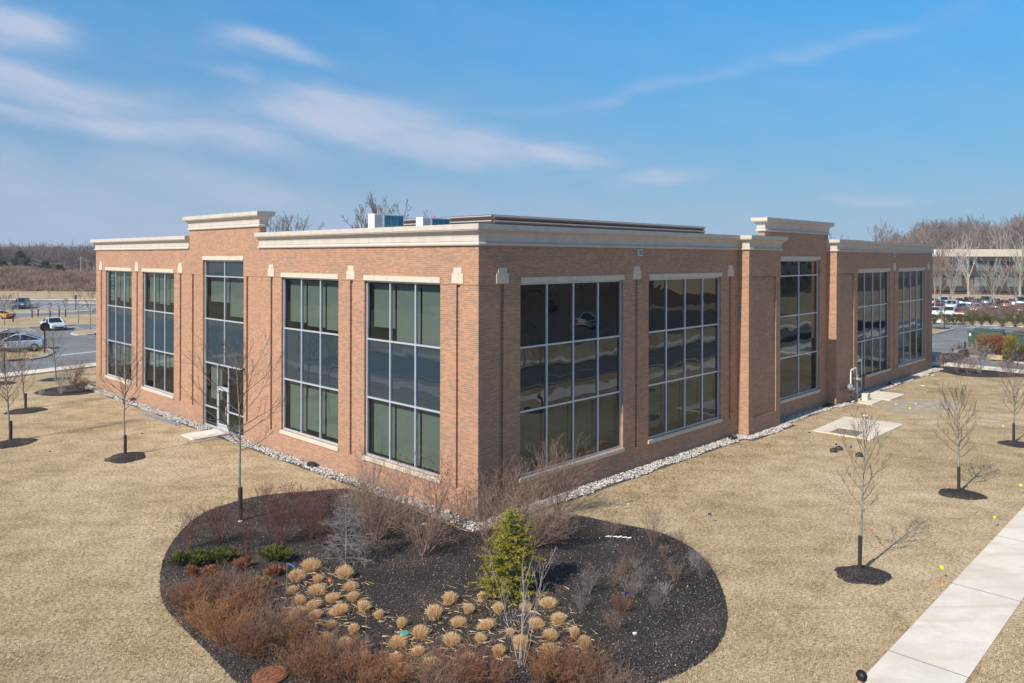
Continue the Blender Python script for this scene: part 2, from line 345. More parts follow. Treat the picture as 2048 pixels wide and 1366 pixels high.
M = dict(
    lawn=lawn_mat(), mulch=mulch_mat(), brick=brick_mat(), stone=stone_mat('cast_stone', (0.66, 0.565, 0.435)), cornice=stone_mat('cornice_plaster', (0.60, 0.53, 0.45)),
    asphalt=asphalt_mat('asphalt', (0.195, 0.19, 0.185)), road=asphalt_mat('road_asphalt', (0.10, 0.10, 0.10)), walk=concrete_mat('sidewalk_concrete', (0.76, 0.68, 0.57)), curb=concrete_mat('curb_concrete', (0.60, 0.55, 0.48)),
    blockcurb=concrete_mat('block_curb', (0.42, 0.40, 0.37)), paint=plain('road_paint', (0.62, 0.62, 0.60), 0.7, 0.3, 0, 0.25, 2.0), ypaint=plain('yellow_road_paint', (0.6, 0.42, 0.10), 0.7, 0.3, 0, 0.2),
    frame=plain('aluminium_frame', (0.60, 0.63, 0.68), 0.35, 0.5, 0.35, 0.04), doorframe=plain('door_aluminium', (0.64, 0.66, 0.69), 0.35, 0.5, 0.35, 0.04),
    glassL=glass_mat('coated_glass', (0.465, 0.54, 0.515), 0.04, 0.009), glassR=glass_mat('coated_glass_shadowed', (0.33, 0.37, 0.36), 0.055, 0.009, 3.3),  # glassR: same glazing, the unlit facade's shade darkened into its tint
    spanL=glass_mat('spandrel_glass', (1, 1, 1), 0.05, 0.009, 5.0, opaque=(0.022, 0.040, 0.052)), spanR=glass_mat('spandrel_glass_shadowed', (1, 1, 1), 0.08, 0.010, 8.0, opaque=(0.006, 0.009, 0.013)),  # spanR: same spandrel glass, shade of the unlit facade put into its colour
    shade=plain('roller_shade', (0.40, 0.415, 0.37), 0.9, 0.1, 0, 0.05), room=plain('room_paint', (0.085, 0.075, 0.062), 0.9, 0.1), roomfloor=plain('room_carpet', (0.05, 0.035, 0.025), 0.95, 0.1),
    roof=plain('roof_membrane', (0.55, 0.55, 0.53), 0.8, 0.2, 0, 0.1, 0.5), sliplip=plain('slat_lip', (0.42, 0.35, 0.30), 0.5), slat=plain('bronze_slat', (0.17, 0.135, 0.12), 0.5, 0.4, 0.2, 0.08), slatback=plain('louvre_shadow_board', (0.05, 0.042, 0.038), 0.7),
    hvac=plain('hvac_white_panel', (0.78, 0.78, 0.76), 0.45, 0.4), coil=plain('hvac_coil', (0.012, 0.15, 0.25), 0.4, 0.4, 0, 0.25), black=plain('black_plastic', (0.018, 0.018, 0.02), 0.45, 0.4), darkmetal=plain('dark_metal', (0.05, 0.045, 0.042), 0.5, 0.4),
    grey=plain('grey_metal', (0.30, 0.32, 0.34), 0.45, 0.5, 0.4), white=plain('white_plastic', (0.78, 0.78, 0.77), 0.5, 0.4), rust=None, green=plain('utility_green', (0.055, 0.10, 0.06), 0.55, 0.35, 0, 0.15), teal=plain('green_lid', (0.08, 0.30, 0.22), 0.6),
    bark=bark_mat(), guard=plain('tree_guard', (0.045, 0.035, 0.030), 0.8), twig=twig_mat('twig_bark', (0.13, 0.098, 0.075), (0.26, 0.20, 0.165)), twiggrey=twig_mat('grey_twig', (0.17, 0.135, 0.12), (0.33, 0.275, 0.25)),
    twigtan=twig_mat('tan_twig', (0.20, 0.125, 0.09), (0.37, 0.25, 0.185)), twigorange=twig_mat('orange_twig', (0.26, 0.115, 0.05), (0.46, 0.24, 0.12)), twigred=twig_mat('red_twig', (0.11, 0.045, 0.035), (0.23, 0.11, 0.085)), twigrust=twig_mat('rust_twig', (0.18, 0.075, 0.043), (0.38, 0.195, 0.115)),
    twigpale=twig_mat('pale_stem', (0.33, 0.28, 0.255), (0.52, 0.46, 0.43)), seed=twig_mat('seed_head', (0.07, 0.03, 0.02), (0.14, 0.06, 0.04)), woodbark=twig_mat('wood_bark', (0.16, 0.125, 0.11), (0.30, 0.245, 0.215)), woodred=twig_mat('wood_bark_red', (0.26, 0.175, 0.14), (0.36, 0.26, 0.215)), silver=twig_mat('silver_twig', (0.21, 0.18, 0.165), (0.39, 0.345, 0.32)),
    birch=twig_mat('pale_bark', (0.30, 0.26, 0.21), (0.50, 0.45, 0.38)),
    juniper=leaf_mat('juniper_needles', (0.045, 0.052, 0.012), (0.125, 0.13, 0.028), (0.235, 0.23, 0.055), 9), conifer=leaf_mat('conifer_needles', (0.12, 0.11, 0.015), (0.33, 0.295, 0.038), (0.52, 0.46, 0.075), 4), rustleaf=leaf_mat('rust_needles', (0.16, 0.055, 0.022), (0.33, 0.135, 0.055), (0.45, 0.24, 0.11), 9),
    evergreen=leaf_mat('evergreen', (0.05, 0.062, 0.035), (0.10, 0.12, 0.06), (0.16, 0.175, 0.09), 1.0), brushy=leaf_mat('dead_brush', (0.20, 0.125, 0.08), (0.36, 0.235, 0.155), (0.50, 0.36, 0.25), 0.12), strawgrass=leaf_mat('straw_grass', (0.58, 0.38, 0.19), (0.80, 0.57, 0.32), (0.92, 0.73, 0.47), 9),
    yellowbush=leaf_mat('yellow_bush', (0.13, 0.11, 0.012), (0.30, 0.24, 0.03), (0.45, 0.36, 0.08), 2), skin=plain('skin', (0.50, 0.30, 0.21), 0.6, 0.3, 0, 0.04), hair=plain('black_hair', (0.012, 0.010, 0.009), 0.5, 0.4), shirt=plain('white_shirt', (0.78, 0.78, 0.78), 0.85, 0.1, 0, 0.05), trousers=plain('navy_trousers', (0.03, 0.035, 0.06), 0.85, 0.1),
    yellow=plain('yellow_flag', (0.85, 0.68, 0.02), 0.6, 0.3, 0, 0.03), orange=plain('orange_flag', (0.85, 0.16, 0.03), 0.6, 0.3, 0, 0.03), blue=plain('blue_flag', (0.03, 0.30, 0.75), 0.6, 0.3, 0, 0.03), navy=plain('navy_flag', (0.02, 0.02, 0.22), 0.6), wire=plain('steel_wire', (0.45, 0.45, 0.45), 0.4, 0.5, 0.6), wood=plain('pale_timber', (0.52, 0.38, 0.22), 0.8, 0.2, 0, 0.15, 2.0),
    glassdark=plain('car_glass', (0.012, 0.017, 0.024), 0.06, 0.6, 0, 0.02), tyre=plain('tyre_rubber', (0.02, 0.02, 0.022), 0.85, 0.2), rim=plain('alloy_rim', (0.45, 0.46, 0.48), 0.3, 0.5, 0.7), lamp=plain('headlamp_lens', (0.72, 0.75, 0.78), 0.15, 0.6), redlamp=plain('tail_lamp', (0.45, 0.02, 0.02), 0.2, 0.5),
)
def rust_mat():
    b = NB('rusty_iron'); p = b.pos(); n = b.noise(p, 9, 6, 0.75); c = b.ramp(n, [(0.3, (0.16, 0.062, 0.035)), (0.55, (0.31, 0.125, 0.065)), (0.75, (0.42, 0.20, 0.11))]); b.bsdf(c, 0.75, 0.3, 0.2, normal=b.bump(n, 0.4, 0.01)); return b.m
M['rust'] = rust_mat()
def gravel_mat():
    b = NB('river_stone'); oi = b.n('ShaderNodeNewGeometry'); c = b.ramp(oi.outputs['Random Per Island'], [(0.0, (0.12, 0.11, 0.10)), (0.25, (0.34, 0.32, 0.29)), (0.5, (0.52, 0.49, 0.45)), (0.72, (0.46, 0.36, 0.26)), (0.8, (0.60, 0.57, 0.53)), (1.0, (0.76, 0.73, 0.69))])
    b.bsdf(c, 0.8, 0.25); return b.m
M['gravel'] = gravel_mat()
# ------------------------------------------------------------------ ground, roads, walks
def strip(path, w0, w1):
    """polygon between two offsets of a polyline (offset to its left)"""
    def off(d):
        out = []
        for i, p in enumerate(path):
            a = path[max(i - 1, 0)]; b = path[min(i + 1, len(path) - 1)]; t = (Vector(b) - Vector(a)).normalized()
            out.append((p[0] - t.y * d, p[1] + t.x * d))
        return out
    return off(w0), off(w1)
def strip_sheet(mb, path, w0, w1, z):
    a, b = strip(path, w0, w1)
    for i in range(len(path) - 1): mb.face([(*a[i], z), (*a[i + 1], z), (*b[i + 1], z), (*b[i], z)][::(-1 if w1 < w0 else 1)])
def strip_solid(mb, path, w0, w1, z0, z1):
    a, b = strip(path, w0, w1)
    for i in range(len(path) - 1):
        P = [a[i], a[i + 1], b[i + 1], b[i]]
        mb.prism(P, z0, z1)
def px(*pts, z=0.0): return [tuple(gp(x, y, z)[:2]) for x, y in pts]
def bl(*pts): return [tuple(bw(x, y)[:2]) for x, y in pts]
def smooth(poly, n=2):
    for _ in range(n):
        q = []
        for i in range(len(poly)):
            a, b = poly[i], poly[(i + 1) % len(poly)]
            q += [(a[0] * .75 + b[0] * .25, a[1] * .75 + b[1] * .25), (a[0] * .25 + b[0] * .75, a[1] * .25 + b[1] * .75)]
        poly = q
    return poly
def struct(name, mb, mat): o = mb.build(name, mat); o['kind'] = 'structure'; return o
# one lawn sheet out to the horizon, gently uneven near the building
def lawn():
    mb = MB(); mb.face([(-5000, -600, 0), (5000, -600, 0), (5000, 7000, 0), (-5000, 7000, 0)]); struct('lawn', mb, M['lawn'])
lawn()
# sidewalk and road on the two street sides, round the corner below the drone
def ring(dx, dy, r, far=95):
    pts = [(far, -dy)]; cx, cy = -dx + r, -dy + r
    pts += [(cx + 0.0, -dy)]
    for k in range(1, 9):
        t = -math.pi / 2 - k / 8 * math.pi / 2; pts.append((cx + r * math.cos(t), cy + r * math.sin(t)))
    pts.append((-dx, far * 0.42)); return [tuple(bw(*p)[:2]) for p in pts]
core = ring(13.8, 12.62, 7.0)
mb = MB(); strip_solid(mb, core, 0, 1.58, -0.05, 0.025)
walk = struct('sidewalk', mb, M['walk'])
mb = MB()
for k in range(-3, 18):
    s0 = 0.7 + 4.97 * k; P = [bw(s0 + x, y) for x, y in ((-.012, -12.60), (.012, -12.60), (.012, -14.22), (-.012, -14.22))]
    mb.face([(*p[:2], 0.029) for p in P][::-1])
struct('sidewalk_joint', mb, plain('dark_joint', (0.16, 0.14, 0.12), 0.9))  # thin dark lines for the joints between concrete panels
mb = MB(); strip_sheet(mb, core, 3.1, 9.9, 0.004); struct('road', mb, M['road'])
mb = MB(); strip_solid(mb, core, 2.95, 3.1, -0.05, 0.12); strip_solid(mb, core, 9.9, 10.05, -0.05, 0.12); struct('street_kerb', mb, M['curb'])
mb = MB(); strip_sheet(mb, core, 11.3, 12.8, 0.006); struct('far_sidewalk', mb, M['walk'])
mb = MB(); strip_sheet(mb, [p for p in core], 19.0, 52.0, 0.004); struct('street_parking_lot', mb, M['road'])
mb = MB()
for k in range(22):      # stall lines of the lot across the street
    for dd in (24, 36):
        a = bw(0 + k * 2.8, -12.62 - dd); b = a - LD * 5; t = RD * 0.06
        mb.face([(*(a - t)[:2], 0.009), (*(b - t)[:2], 0.009), (*(b + t)[:2], 0.009), (*(a + t)[:2], 0.009)])
for s0 in (10.0, 17.5, 25.0):   # turn arrows on the street
    for (x0, x1, y0, y1) in ((0, 2.0, -0.07, 0.07), (2.0, 2.5, -0.25, 0.25), (0, 0.15, -0.5, 0.0)):
        P = [bw(s0 + x, -18.3 + y) for x, y in ((x0, y0), (x1, y0), (x1, y1), (x0, y1))]
        mb.face([(*p[:2], 0.010) for p in P])
for s0 in range(-8, 80, 9):
    P = [bw(s0 + x, -19.2 + y) for x, y in ((0, 0), (3, 0), (3, .1), (0, .1))]; mb.face([(*p[:2], 0.010) for p in P])
struct('street_marking', mb, M['paint'])

# big planting bed
BED = px((318, 1170), (322, 1130), (336, 1095), (362, 1060), (400, 1028), (450, 1009), (510, 992), (580, 985), (640, 981), (690, 976), (735, 985), (790, 1003), (850, 1030), (905, 1052), (948, 1068), (1000, 1052), (1060, 1036), (1115, 1027), (1170, 1032), (1230, 1047), (1300, 1058), (1340, 1072), (1385, 1095), (1420, 1128), (1445, 1175), (1456, 1220), (1455, 1255), (1440, 1290), (1410, 1320), (1370, 1345), (1320, 1366), (1240, 1400), (1000, 1460), (700, 1450), (520, 1420), (440, 1330), (400, 1290), (352, 1243), (325, 1210))
mb = MB()
ss = smooth(BED, 2); cx = sum(p[0] for p in ss) / len(ss); cy = sum(p[1] for p in ss) / len(ss)
for k in range(len(ss)):   # a low mound: rim at lawn level, a little higher inside
    a, b = ss[k], ss[(k + 1) % len(ss)]
    def rr(p, t): return (p[0] + (cx - p[0]) * t, p[1] + (cy - p[1]) * t)
    mb.face([(*a, 0.004), (*b, 0.004), (*rr(b, .04), 0.03), (*rr(a, .04), 0.03)][::-1]); mb.face([(*rr(a, .04), 0.03), (*rr(b, .04), 0.03), (*rr(b, .3), 0.05), (*rr(a, .3), 0.05)][::-1]); mb.face([(*rr(a, .3), 0.05), (*rr(b, .3), 0.05), (cx, cy, 0.05)][::-1])
struct('planting_bed', mb, M['mulch'])
def in_poly(x, y, P):
    c = False; n = len(P)
    for i in range(n):
        a, b = P[i], P[(i + 1) % n]
        if (a[1] > y) != (b[1] > y) and x < (b[0] - a[0]) * (y - a[1]) / (b[1] - a[1]) + a[0]: c = not c
    return c
def chips():
    rs = np.random.RandomState(3); xs = [p[0] for p in ss]; ys = [p[1] for p in ss]; V = []; Q = []; n = 0
    while n < 80000:
        x, y = rs.uniform(min(xs), max(xs)), rs.uniform(min(ys), max(ys))
        if not in_poly(x, y, ss): continue
        x += rs.normal(0, .035); y += rs.normal(0, .035); l, w, t, z = rs.uniform(.007, .024), rs.uniform(.003, .008), rs.uniform(0, 6.28), (0.045 if in_poly(x, y, ss) else .012) + rs.uniform(0, .022); a = rs.uniform(-.7, .7)
        cx_, sx_ = math.cos(t), math.sin(t); b = len(V)
        V += [(x - cx_ * l - sx_ * w, y - sx_ * l + cx_ * w, z - a * l), (x + cx_ * l - sx_ * w, y + sx_ * l + cx_ * w, z + a * l), (x + cx_ * l + sx_ * w, y + sx_ * l - cx_ * w, z + a * l), (x - cx_ * l + sx_ * w, y - sx_ * l - cx_ * w, z - a * l)]
        Q.append((b, b + 1, b + 2, b + 3)); n += 1
    b = NB('mulch_chip'); g = b.n('ShaderNodeNewGeometry'); c = b.ramp(g.outputs['Random Per Island'], [(0, (0.015, 0.012, 0.011)), (0.45, (0.05, 0.042, 0.038)), (0.72, (0.13, 0.105, 0.088)), (0.88, (0.26, 0.21, 0.17)), (0.975, (0.48, 0.41, 0.34)), (1, (0.7, 0.66, 0.60))]); b.bsdf(c, 0.85, 0.3)
    tag(np_obj('mulch_chips', V, Q, b.m), 'loose dark bark chips with pale splinters covering the planting bed', 'mulch', kind='stuff')
chips()
# river stone strip round the building
ICO = []
def ico():
    t = (1 + 5 ** .5) / 2; v = [(-1, t, 0), (1, t, 0), (-1, -t, 0), (1, -t, 0), (0, -1, t), (0, 1, t), (0, -1, -t), (0, 1, -t), (t, 0, -1), (t, 0, 1), (-t, 0, -1), (-t, 0, 1)]
    f = [(0, 11, 5), (0, 5, 1), (0, 1, 7), (0, 7, 10), (0, 10, 11), (1, 5, 9), (5, 11, 4), (11, 10, 2), (10, 7, 6), (7, 1, 8), (3, 9, 4), (3, 4, 2), (3, 2, 6), (3, 6, 8), (3, 8, 9), (4, 9, 5), (2, 4, 11), (6, 2, 10), (8, 6, 7), (9, 8, 1)]
    return np.array(v) / math.sqrt(1 + t * t), np.array(f)
def stones():
    rs = np.random.RandomState(5); iv, fi = ico(); V = []; Q = []; k = 0
    def put(x, y, z):
        nonlocal k
        s = rs.uniform(.022, .050); sc = np.array([s * rs.uniform(.8, 1.5), s * rs.uniform(.8, 1.3), s * rs.uniform(.5, .9)]); t = rs.uniform(0, 6.28); p = iv * sc; c, n = math.cos(t), math.sin(t)
        p = np.stack([p[:, 0] * c - p[:, 1] * n, p[:, 0] * n + p[:, 1] * c, p[:, 2]], 1); q = bw(x, y, z); V.append(p + np.array(q)); Q.append(fi + k); k += 12
    def lane(a0, a1, side, w0, w1, base=0.0):
        n = int((a1 - a0) * (w1 - w0) * 330)
        for _ in range(n):
            a = rs.uniform(a0, a1); d = rs.uniform(w0, w1 + 0.10 * math.sin(a * 1.7) + rs.uniform(-.05, .05)); z = 0.03 + rs.uniform(0, .035)
            if side == 'R': put(a, -d, z)
            else: put(-d, a, z)
    lane(-0.72, 17.1, 'R', 0.03, 0.70); lane(17.1, 21.8, 'R', 0.63, 1.15); lane(17.0, 17.72, 'R', 0.03, 0.7); lane(21.2, 28.7, 'R', 0.03, 0.72); lane(28.1, 29.9, 'R', 0.63, 1.15); lane(35.2, 49.9, 'R', 0.03, 0.72)
    lane(0, 17.6, 'L', 0.03, 0.62); lane(19.6, 38.5, 'L', 0.03, 0.64); lane(17.6, 19.6, 'L', 0.03, 0.12)
    tag(np_obj('river_stones', np.concatenate(V), np.concatenate(Q), M['gravel']), 'strip of pale rounded river stones along the foot of the brick building', 'stones', kind='stuff')
stones()
mb = MB()
for P in (bl((-0.7, -0.74), (17.0, -0.74), (17.0, -1.2), (21.9, -1.2), (21.9, -0.75), (50, -0.75), (50, 0.1), (-0.8, 0.1)), bl((-0.66, 0.1), (0.1, 0.1), (0.1, 38.5), (-0.66, 38.5))): mb.sheet(P, 0.012)
struct('stone_strip_base', mb, plain('strip_soil', (0.10, 0.09, 0.08), 0.95))
# worn paint / damp patches and bare earth near the north entrance (their own colour)
mb = MB(); mb.sheet(smooth(px((1745, 812), (1800, 800), (1880, 797), (1920, 802), (1930, 812), (1890, 822), (1830, 828), (1780, 824)), 2), 0.005); struct('bare_earth', mb, plain('bare_earth', (0.40, 0.335, 0.25), 0.95, 0.1, 0, 0.2, 2.0))

# west parking area and its drives
z1, z2 = 0.004, 0.008
mb = MB(); mb.sheet(px((-900, 795), (-300, 787), (0, 751), (100, 737), (192, 729), (330, 706), (420, 640), (400, 599.5), (192, 599.5), (-100, 599), (-700, 598)), z1); struct('west_parking_lot', mb, M['asphalt'])
mb = MB(); mb.prism(px((-500, 812), (0, 758), (192, 734.5), (250, 725), (250, 719), (192, 728.3), (0, 750), (-500, 800)), -0.05, 0.12); struct('west_sidewalk', mb, M['walk'])
def island(name, pts, curb='blockcurb', w=0.28, hh=0.12, sm=1, grass='lawn'):
    P = smooth(pts, sm) if sm else pts; cx = sum(p[0] for p in P) / len(P); cy = sum(p[1] for p in P) / len(P)
    ar = sum(P[i][0] * P[(i + 1) % len(P)][1] - P[(i + 1) % len(P)][0] * P[i][1] for i in range(len(P)))
    if ar < 0: P = P[::-1]
    inn = []
    for i in range(len(P)):
        a = Vector(P[i - 1]); b = Vector(P[(i + 1) % len(P)]); t = (b - a).normalized(); inn.append((P[i][0] - t.y * w, P[i][1] + t.x * w))
    mb = MB()
    for i in range(len(P)):
        j = (i + 1) % len(P)
        mb.face([(*P[i], hh), (*P[j], hh), (*inn[j], hh), (*inn[i], hh)]); mb.face([(*P[i], 0), (*P[j], 0), (*P[j], hh), (*P[i], hh)])
    struct(name + '_kerb', mb, M[curb]); mb = MB(); mb.sheet(inn, hh - 0.004); struct(name, mb, M[grass])
island('juniper_island', px((-200, 722), (0, 721.5), (52, 722), (90, 716), (109, 707), (108, 702), (96, 698.5), (78, 699), (50, 703), (-200, 716)))
island('tree_island', px((139, 669.5), (146, 665), (170, 661), (215, 659), (215, 668), (160, 671.5)), 'curb', 0.2)
island('long_island', px((-500, 656), (-60, 658), (18, 656.5), (60, 656), (108, 653.6), (150, 651), (230, 648.5), (230, 628.5), (150, 631), (66, 634.5), (0, 638), (-500, 642)), 'blockcurb', 0.3, sm=0)
island('small_grass_island', px((-300, 668), (0, 665), (14, 662), (16, 659.8), (8, 658.8), (-300, 660)), 'curb', 0.2)
island('far_strip_island', px((-300, 628.5), (20, 627), (150, 624.5), (184, 623.0), (184, 621.6), (151, 621.5), (21, 621.6), (-300, 622)), 'curb', 0.5, sm=0)
island('far_corner_island', px((131, 606), (215, 607.5), (215, 603.4), (131, 603.2)), 'curb', 0.3, sm=0)
mb = MB(); mb.prism(px((-700, 599.6), (400, 600.3), (400, 599.3), (-700, 598.6)), 0, 0.13); struct('far_kerb', mb, M['curb'])
mb = MB()
def line(a, b, w, z=z2):
    a, b = gp(*a), gp(*b); t = (b - a).normalized(); n = Vector((-t.y, t.x, 0)) * w / 2; P = [a - n, b - n, b + n, a + n]
    mb.face([(p.x, p.y, z) for p in P])
line((116.6, 711), (230, 699.2), 0.45)
for a, b in (((42, 657.6), (60.6, 662.2)), ((52.7, 657), (72, 662)), ((134.5, 653.4), (157, 658.2)), ((145, 653), (165.5, 657.6)), ((163.5, 673.5), (190, 671.5)), ((178, 676.5), (192, 675)), ((180, 652.5), (200, 656))): line(a, b, 0.13)
for k in range(9):
    x = 56 + k * 15.6
    for dx in (0, 4.6): line((x - 2 + dx, 607.8), (x + 18 + dx, 603.4), 0.15)
for k in range(7):
    x = 70 + k * 16.4
    for dx in (0, 5): line((x + dx, 618.4), (x + 27 + dx, 611.2), 0.15)
struct('west_lot_marking', mb, M['paint'])

# north-east parking area (far right) with its beds
mb = MB(); mb.sheet(px((1840, 727.5), (1864, 728.5), (2048, 745), (2500, 790), (2600, 690), (2300, 656), (2048, 652.5), (1917, 648), (1860, 646.5), (1700, 644), (1700, 728)), z1); struct('east_parking_lot', mb, M['asphalt'])
mb = MB(); mb.prism(px((1850, 731.0), (1900, 732.8), (2048, 747.5), (2400, 782), (2400, 776), (2048, 743), (1900, 728.4), (1850, 726.5)), -0.02, 0.14); struct('east_sidewalk', mb, M['walk'])
mb = MB(); mb.prism(px((1850, 647.4), (1917, 649), (2048, 654.5), (2300, 660), (2300, 659), (2048, 653), (1917, 647.6), (1850, 646)), -0.02, 0.13); struct('east_kerb', mb, M['curb'])
def bed(name, pts, z=0.006):
    mb = MB(); P = smooth(pts, 2); mb.sheet(P, z); struct(name, mb, M['mulch'])
bed('east_bed', px((1864, 737), (1872, 742.5), (1893, 745.5), (1918, 752), (1973, 755.5), (2048, 754), (2120, 758), (2120, 750), (2048, 744.5), (1900, 731.0), (1866, 730)))
island('utility_island', px((1905, 705.5), (1918, 700.5), (1940, 697), (2000, 693), (2100, 690), (2140, 735), (2048, 729), (1973, 717), (1915, 710.5)), 'curb', 0.3, grass='mulch')
island('east_tree_island', px((1800, 672), (1865, 670.5), (1902, 661.5), (1909, 658.6), (1900, 657.2), (1800, 656)), 'blockcurb', 0.3)
bed('west_bed', px((66, 788), (70, 783), (100, 776), (130, 771), (160, 769), (190, 768), (200, 778), (190, 786), (150, 791), (100, 793)))
mb = MB()
for a, b in (((1890, 655), (1905, 650.8)), ((1901, 655.4), (1917, 651)), ((1934, 656), (1949, 652)), ((1943, 656.4), (1959, 652.3)), ((1977, 658), (1994, 654)), ((1986, 658.4), (2002, 654.4))): line(a, b, 0.14)
line((1850, 710.8), (1905, 703.2), 0.1); line((1850, 690), (1930, 683), 0.07); line((1850, 680), (1935, 680), 0.06)
struct('east_lot_marking', mb, M['paint'])
mb = MB(); line((1850, 707), (1902, 703.8), 0.12); line((1985, 726), (2004, 720.5), 0.12); struct('yellow_marking', mb, M['ypaint'])
# far car park on the east side
mb = MB(); mb.sheet([tuple(v) for v in px((1700, 634), (2300, 640), (2300, 601), (1700, 598.5))], z1); struct('office_car_park', mb, M['asphalt'])
# sidewalk beyond lawn: door slabs and pads
def slab(name, pts, h, mat, label, cat):
    mb = MB(); mb.prism(pts, -0.02, h); return tag(mb.build(name, M[mat]), label, cat)
slab('door_slab', bl((-0.02, 17.85), (-0.02, 19.35), (-1.75, 19.35), (-1.75, 17.85)), 0.07, 'walk', 'pale concrete landing in front of the glass door of the sunlit facade', 'slab')
slab('door_slab', bl((32.75, -0.05), (35.6, -0.05), (35.6, -2.3), (32.75, -2.3)), 0.05, 'walk', 'concrete landing half in shade at the door beside the gas meters', 'slab')
slab('meter_slab', bl((30.5, -0.75), (32.3, -0.75), (32.3, -2.0), (30.5, -2.0)), 0.05, 'walk', 'small concrete slab in the lawn under the gas meters', 'slab')
pad = thing('vault_pad', gp(1716, 857), 'square concrete pad with a rusty steel hatch set in the lawn', 'concrete pad')
o = MB().prism([tuple(Vector(p) - pad.location.to_2d()) for p in px((1626, 862.5), (1690, 834.5), (1808, 850), (1742, 881))], -0.02, 0.05).build('pad', M['walk'], pad)
hatch = plain('weathered_hatch', (0.33, 0.27, 0.20), 0.6, 0.4, 0.3, 0.2, 3.0)
h = MB().prism([tuple(Vector(p) - pad.location.to_2d()) for p in px((1658, 864.4), (1677, 857), (1729, 864), (1712, 873), z=0.05)], 0.05, 0.062).build('hatch', hatch, pad)
MB().box(-.06, .06, -.02, .02, 0.062, 0.075, Matrix.Translation((gp(1690, 862) - pad.location).to_3d() * 1.0)).build('hatch_handle', M['black'], h)
MB().box(-.06, .06, -.02, .02, 0.062, 0.075, Matrix.Translation((gp(1702, 863) - pad.location).to_3d() * 1.0)).build('hatch_handle', M['black'], h)

mb = MB()
for P in (bl((-200, -58), (400, -58), (400, -420), (-200, -420)), bl((-60, -40), (-60, 300), (-400, 300), (-400, -57.9), (-60, -57.9))): mb.sheet(P, 0.006)
struct('woodland_floor', mb, plain('street_leaf_litter', (0.13, 0.095, 0.07), 0.95, 0.1, 0, 0.3, 0.3))
# ------------------------------------------------------------------ the brick office building
BLD = thing('brick_office_building', CORNER, 'two-storey orange brick office building with tall gridded windows and cream cornices', 'building', BANG)
BH = 9.2; TH = 10.2
WT, WB = 7.89, 0.89     # head and underside of sill of the tall windows
def fp(side, s, z, d):
    return (s, -d, z) if side == 'R' else (-d, s, z)
def wall(side, s0, s1, z0, z1, holes, d=0.0, thick=None, ends=(False, False), top=False, bottom=False, name='wall', uoff=0.0):
    """brick face with real openings; holes = (s0,s1,z0,z1,depth,backed)"""
    mb = MB(); S = sorted({s0, s1} | {round(x, 4) for h in holes for x in h[:2] if s0 < x < s1}); Z = sorted({z0, z1} | {round(x, 4) for h in holes for x in h[2:4] if z0 < x < z1})
    fl = side == 'R'
    def q(pts):
        P = [fp(side, a, z, dd) for a, z, dd in pts]; uv = [(a - dd + uoff, z) for a, z, dd in pts]
        mb.face(P, uv)
    for i in range(len(S) - 1):
        for j in range(len(Z) - 1):
            cs, cz = (S[i] + S[i + 1]) / 2, (Z[j] + Z[j + 1]) / 2
            if any(h[0] < cs < h[1] and h[2] < cz < h[3] for h in holes): continue
            q([(S[i], Z[j], d), (S[i + 1], Z[j], d), (S[i + 1], Z[j + 1], d), (S[i], Z[j + 1], d)])
    for (a, b, c, e, dep, backed) in holes:
        a_, b_, c_, e_ = max(a, s0), min(b, s1), max(c, z0), min(e, z1)
        if a_ == a: q([(a_, c_, d), (a_, e_, d), (a_, e_, d - dep), (a_, c_, d - dep)])
        if b_ == b: q([(b_, c_, d - dep), (b_, e_, d - dep), (b_, e_, d), (b_, c_, d)])
        if e_ == e: q([(a_, e_, d), (b_, e_, d), (b_, e_, d - dep), (a_, e_, d - dep)])
        if c_ == c: q([(a_, c_, d - dep), (b_, c_, d - dep), (b_, c_, d), (a_, c_, d)])
        if backed: q([(a_, c_, d - dep), (b_, c_, d - dep), (b_, e_, d - dep), (a_, e_, d - dep)])
    if thick:
        if ends[0]: q([(s0, z0, d - thick), (s0, z0, d), (s0, z1, d), (s0, z1, d - thick)])
        if ends[1]: q([(s1, z0, d), (s1, z0, d - thick), (s1, z1, d - thick), (s1, z1, d)])
        if top: q([(s0, z1, d), (s1, z1, d), (s1, z1, d - thick), (s0, z1, d - thick)])
        q([(s0, z0, d - thick), (s0, z1, d - thick), (s1, z1, d - thick), (s1, z0, d - thick)])
    if bottom: q([(s0, z0, d), (s1, z0, d), (s1, z0, d - 0.02), (s0, z0, d - 0.02)])
    return mb.build(name, M['brick'], BLD, uv=True)
UP = 0.018      # the upper brick field stands a little proud of the lower one
SPLIT = 7.86
def hole(s0, s1, z0, z1, dep=0.13, backed=False): return (s0, s1, z0, z1, dep, backed)
RW = [(2.02, 8.10), (9.93, 16.05), (33.70, 39.75), (41.58, 47.64)]; LW = [(1.94, 6.48), (8.29, 12.84), (24.57, 29.12), (30.86, 35.38)]
slR = [1.10, 9.01, 16.93, 40.65, 48.52]; slL = [1.01, 7.37, 13.73, 16.05, 22.12, 23.69, 29.98, 36.24]
KR = [1.10, 9.01, 16.93, 40.65, 48.52]; KL = [1.01, 7.37, 13.73, 23.69, 29.98, 36.24]
hr = [hole(a, b, WB + .17, WT) for a, b in RW] + [hole(s - .10, s + .10, 0.9, SPLIT, 0.09, True) for s in slR] + [hole(22.46, 27.66, WB + .17, 8.68), (33.70, 35.02, 0.04, WB + .17, 0.13, False)]
hl = [hole(a, b, WB + .17, WT) for a, b in LW] + [hole(s - .10, s + .10, 0.88, SPLIT, 0.09, True) for s in slL] + [hole(16.42, 20.88, 0.05, 8.62)]
wall('R', 0, 49.6, 0, SPLIT, hr); wall('R', -UP, 49.6 + UP, SPLIT, BH, [h for h in hr if h[3] > SPLIT], d=UP, bottom=True)
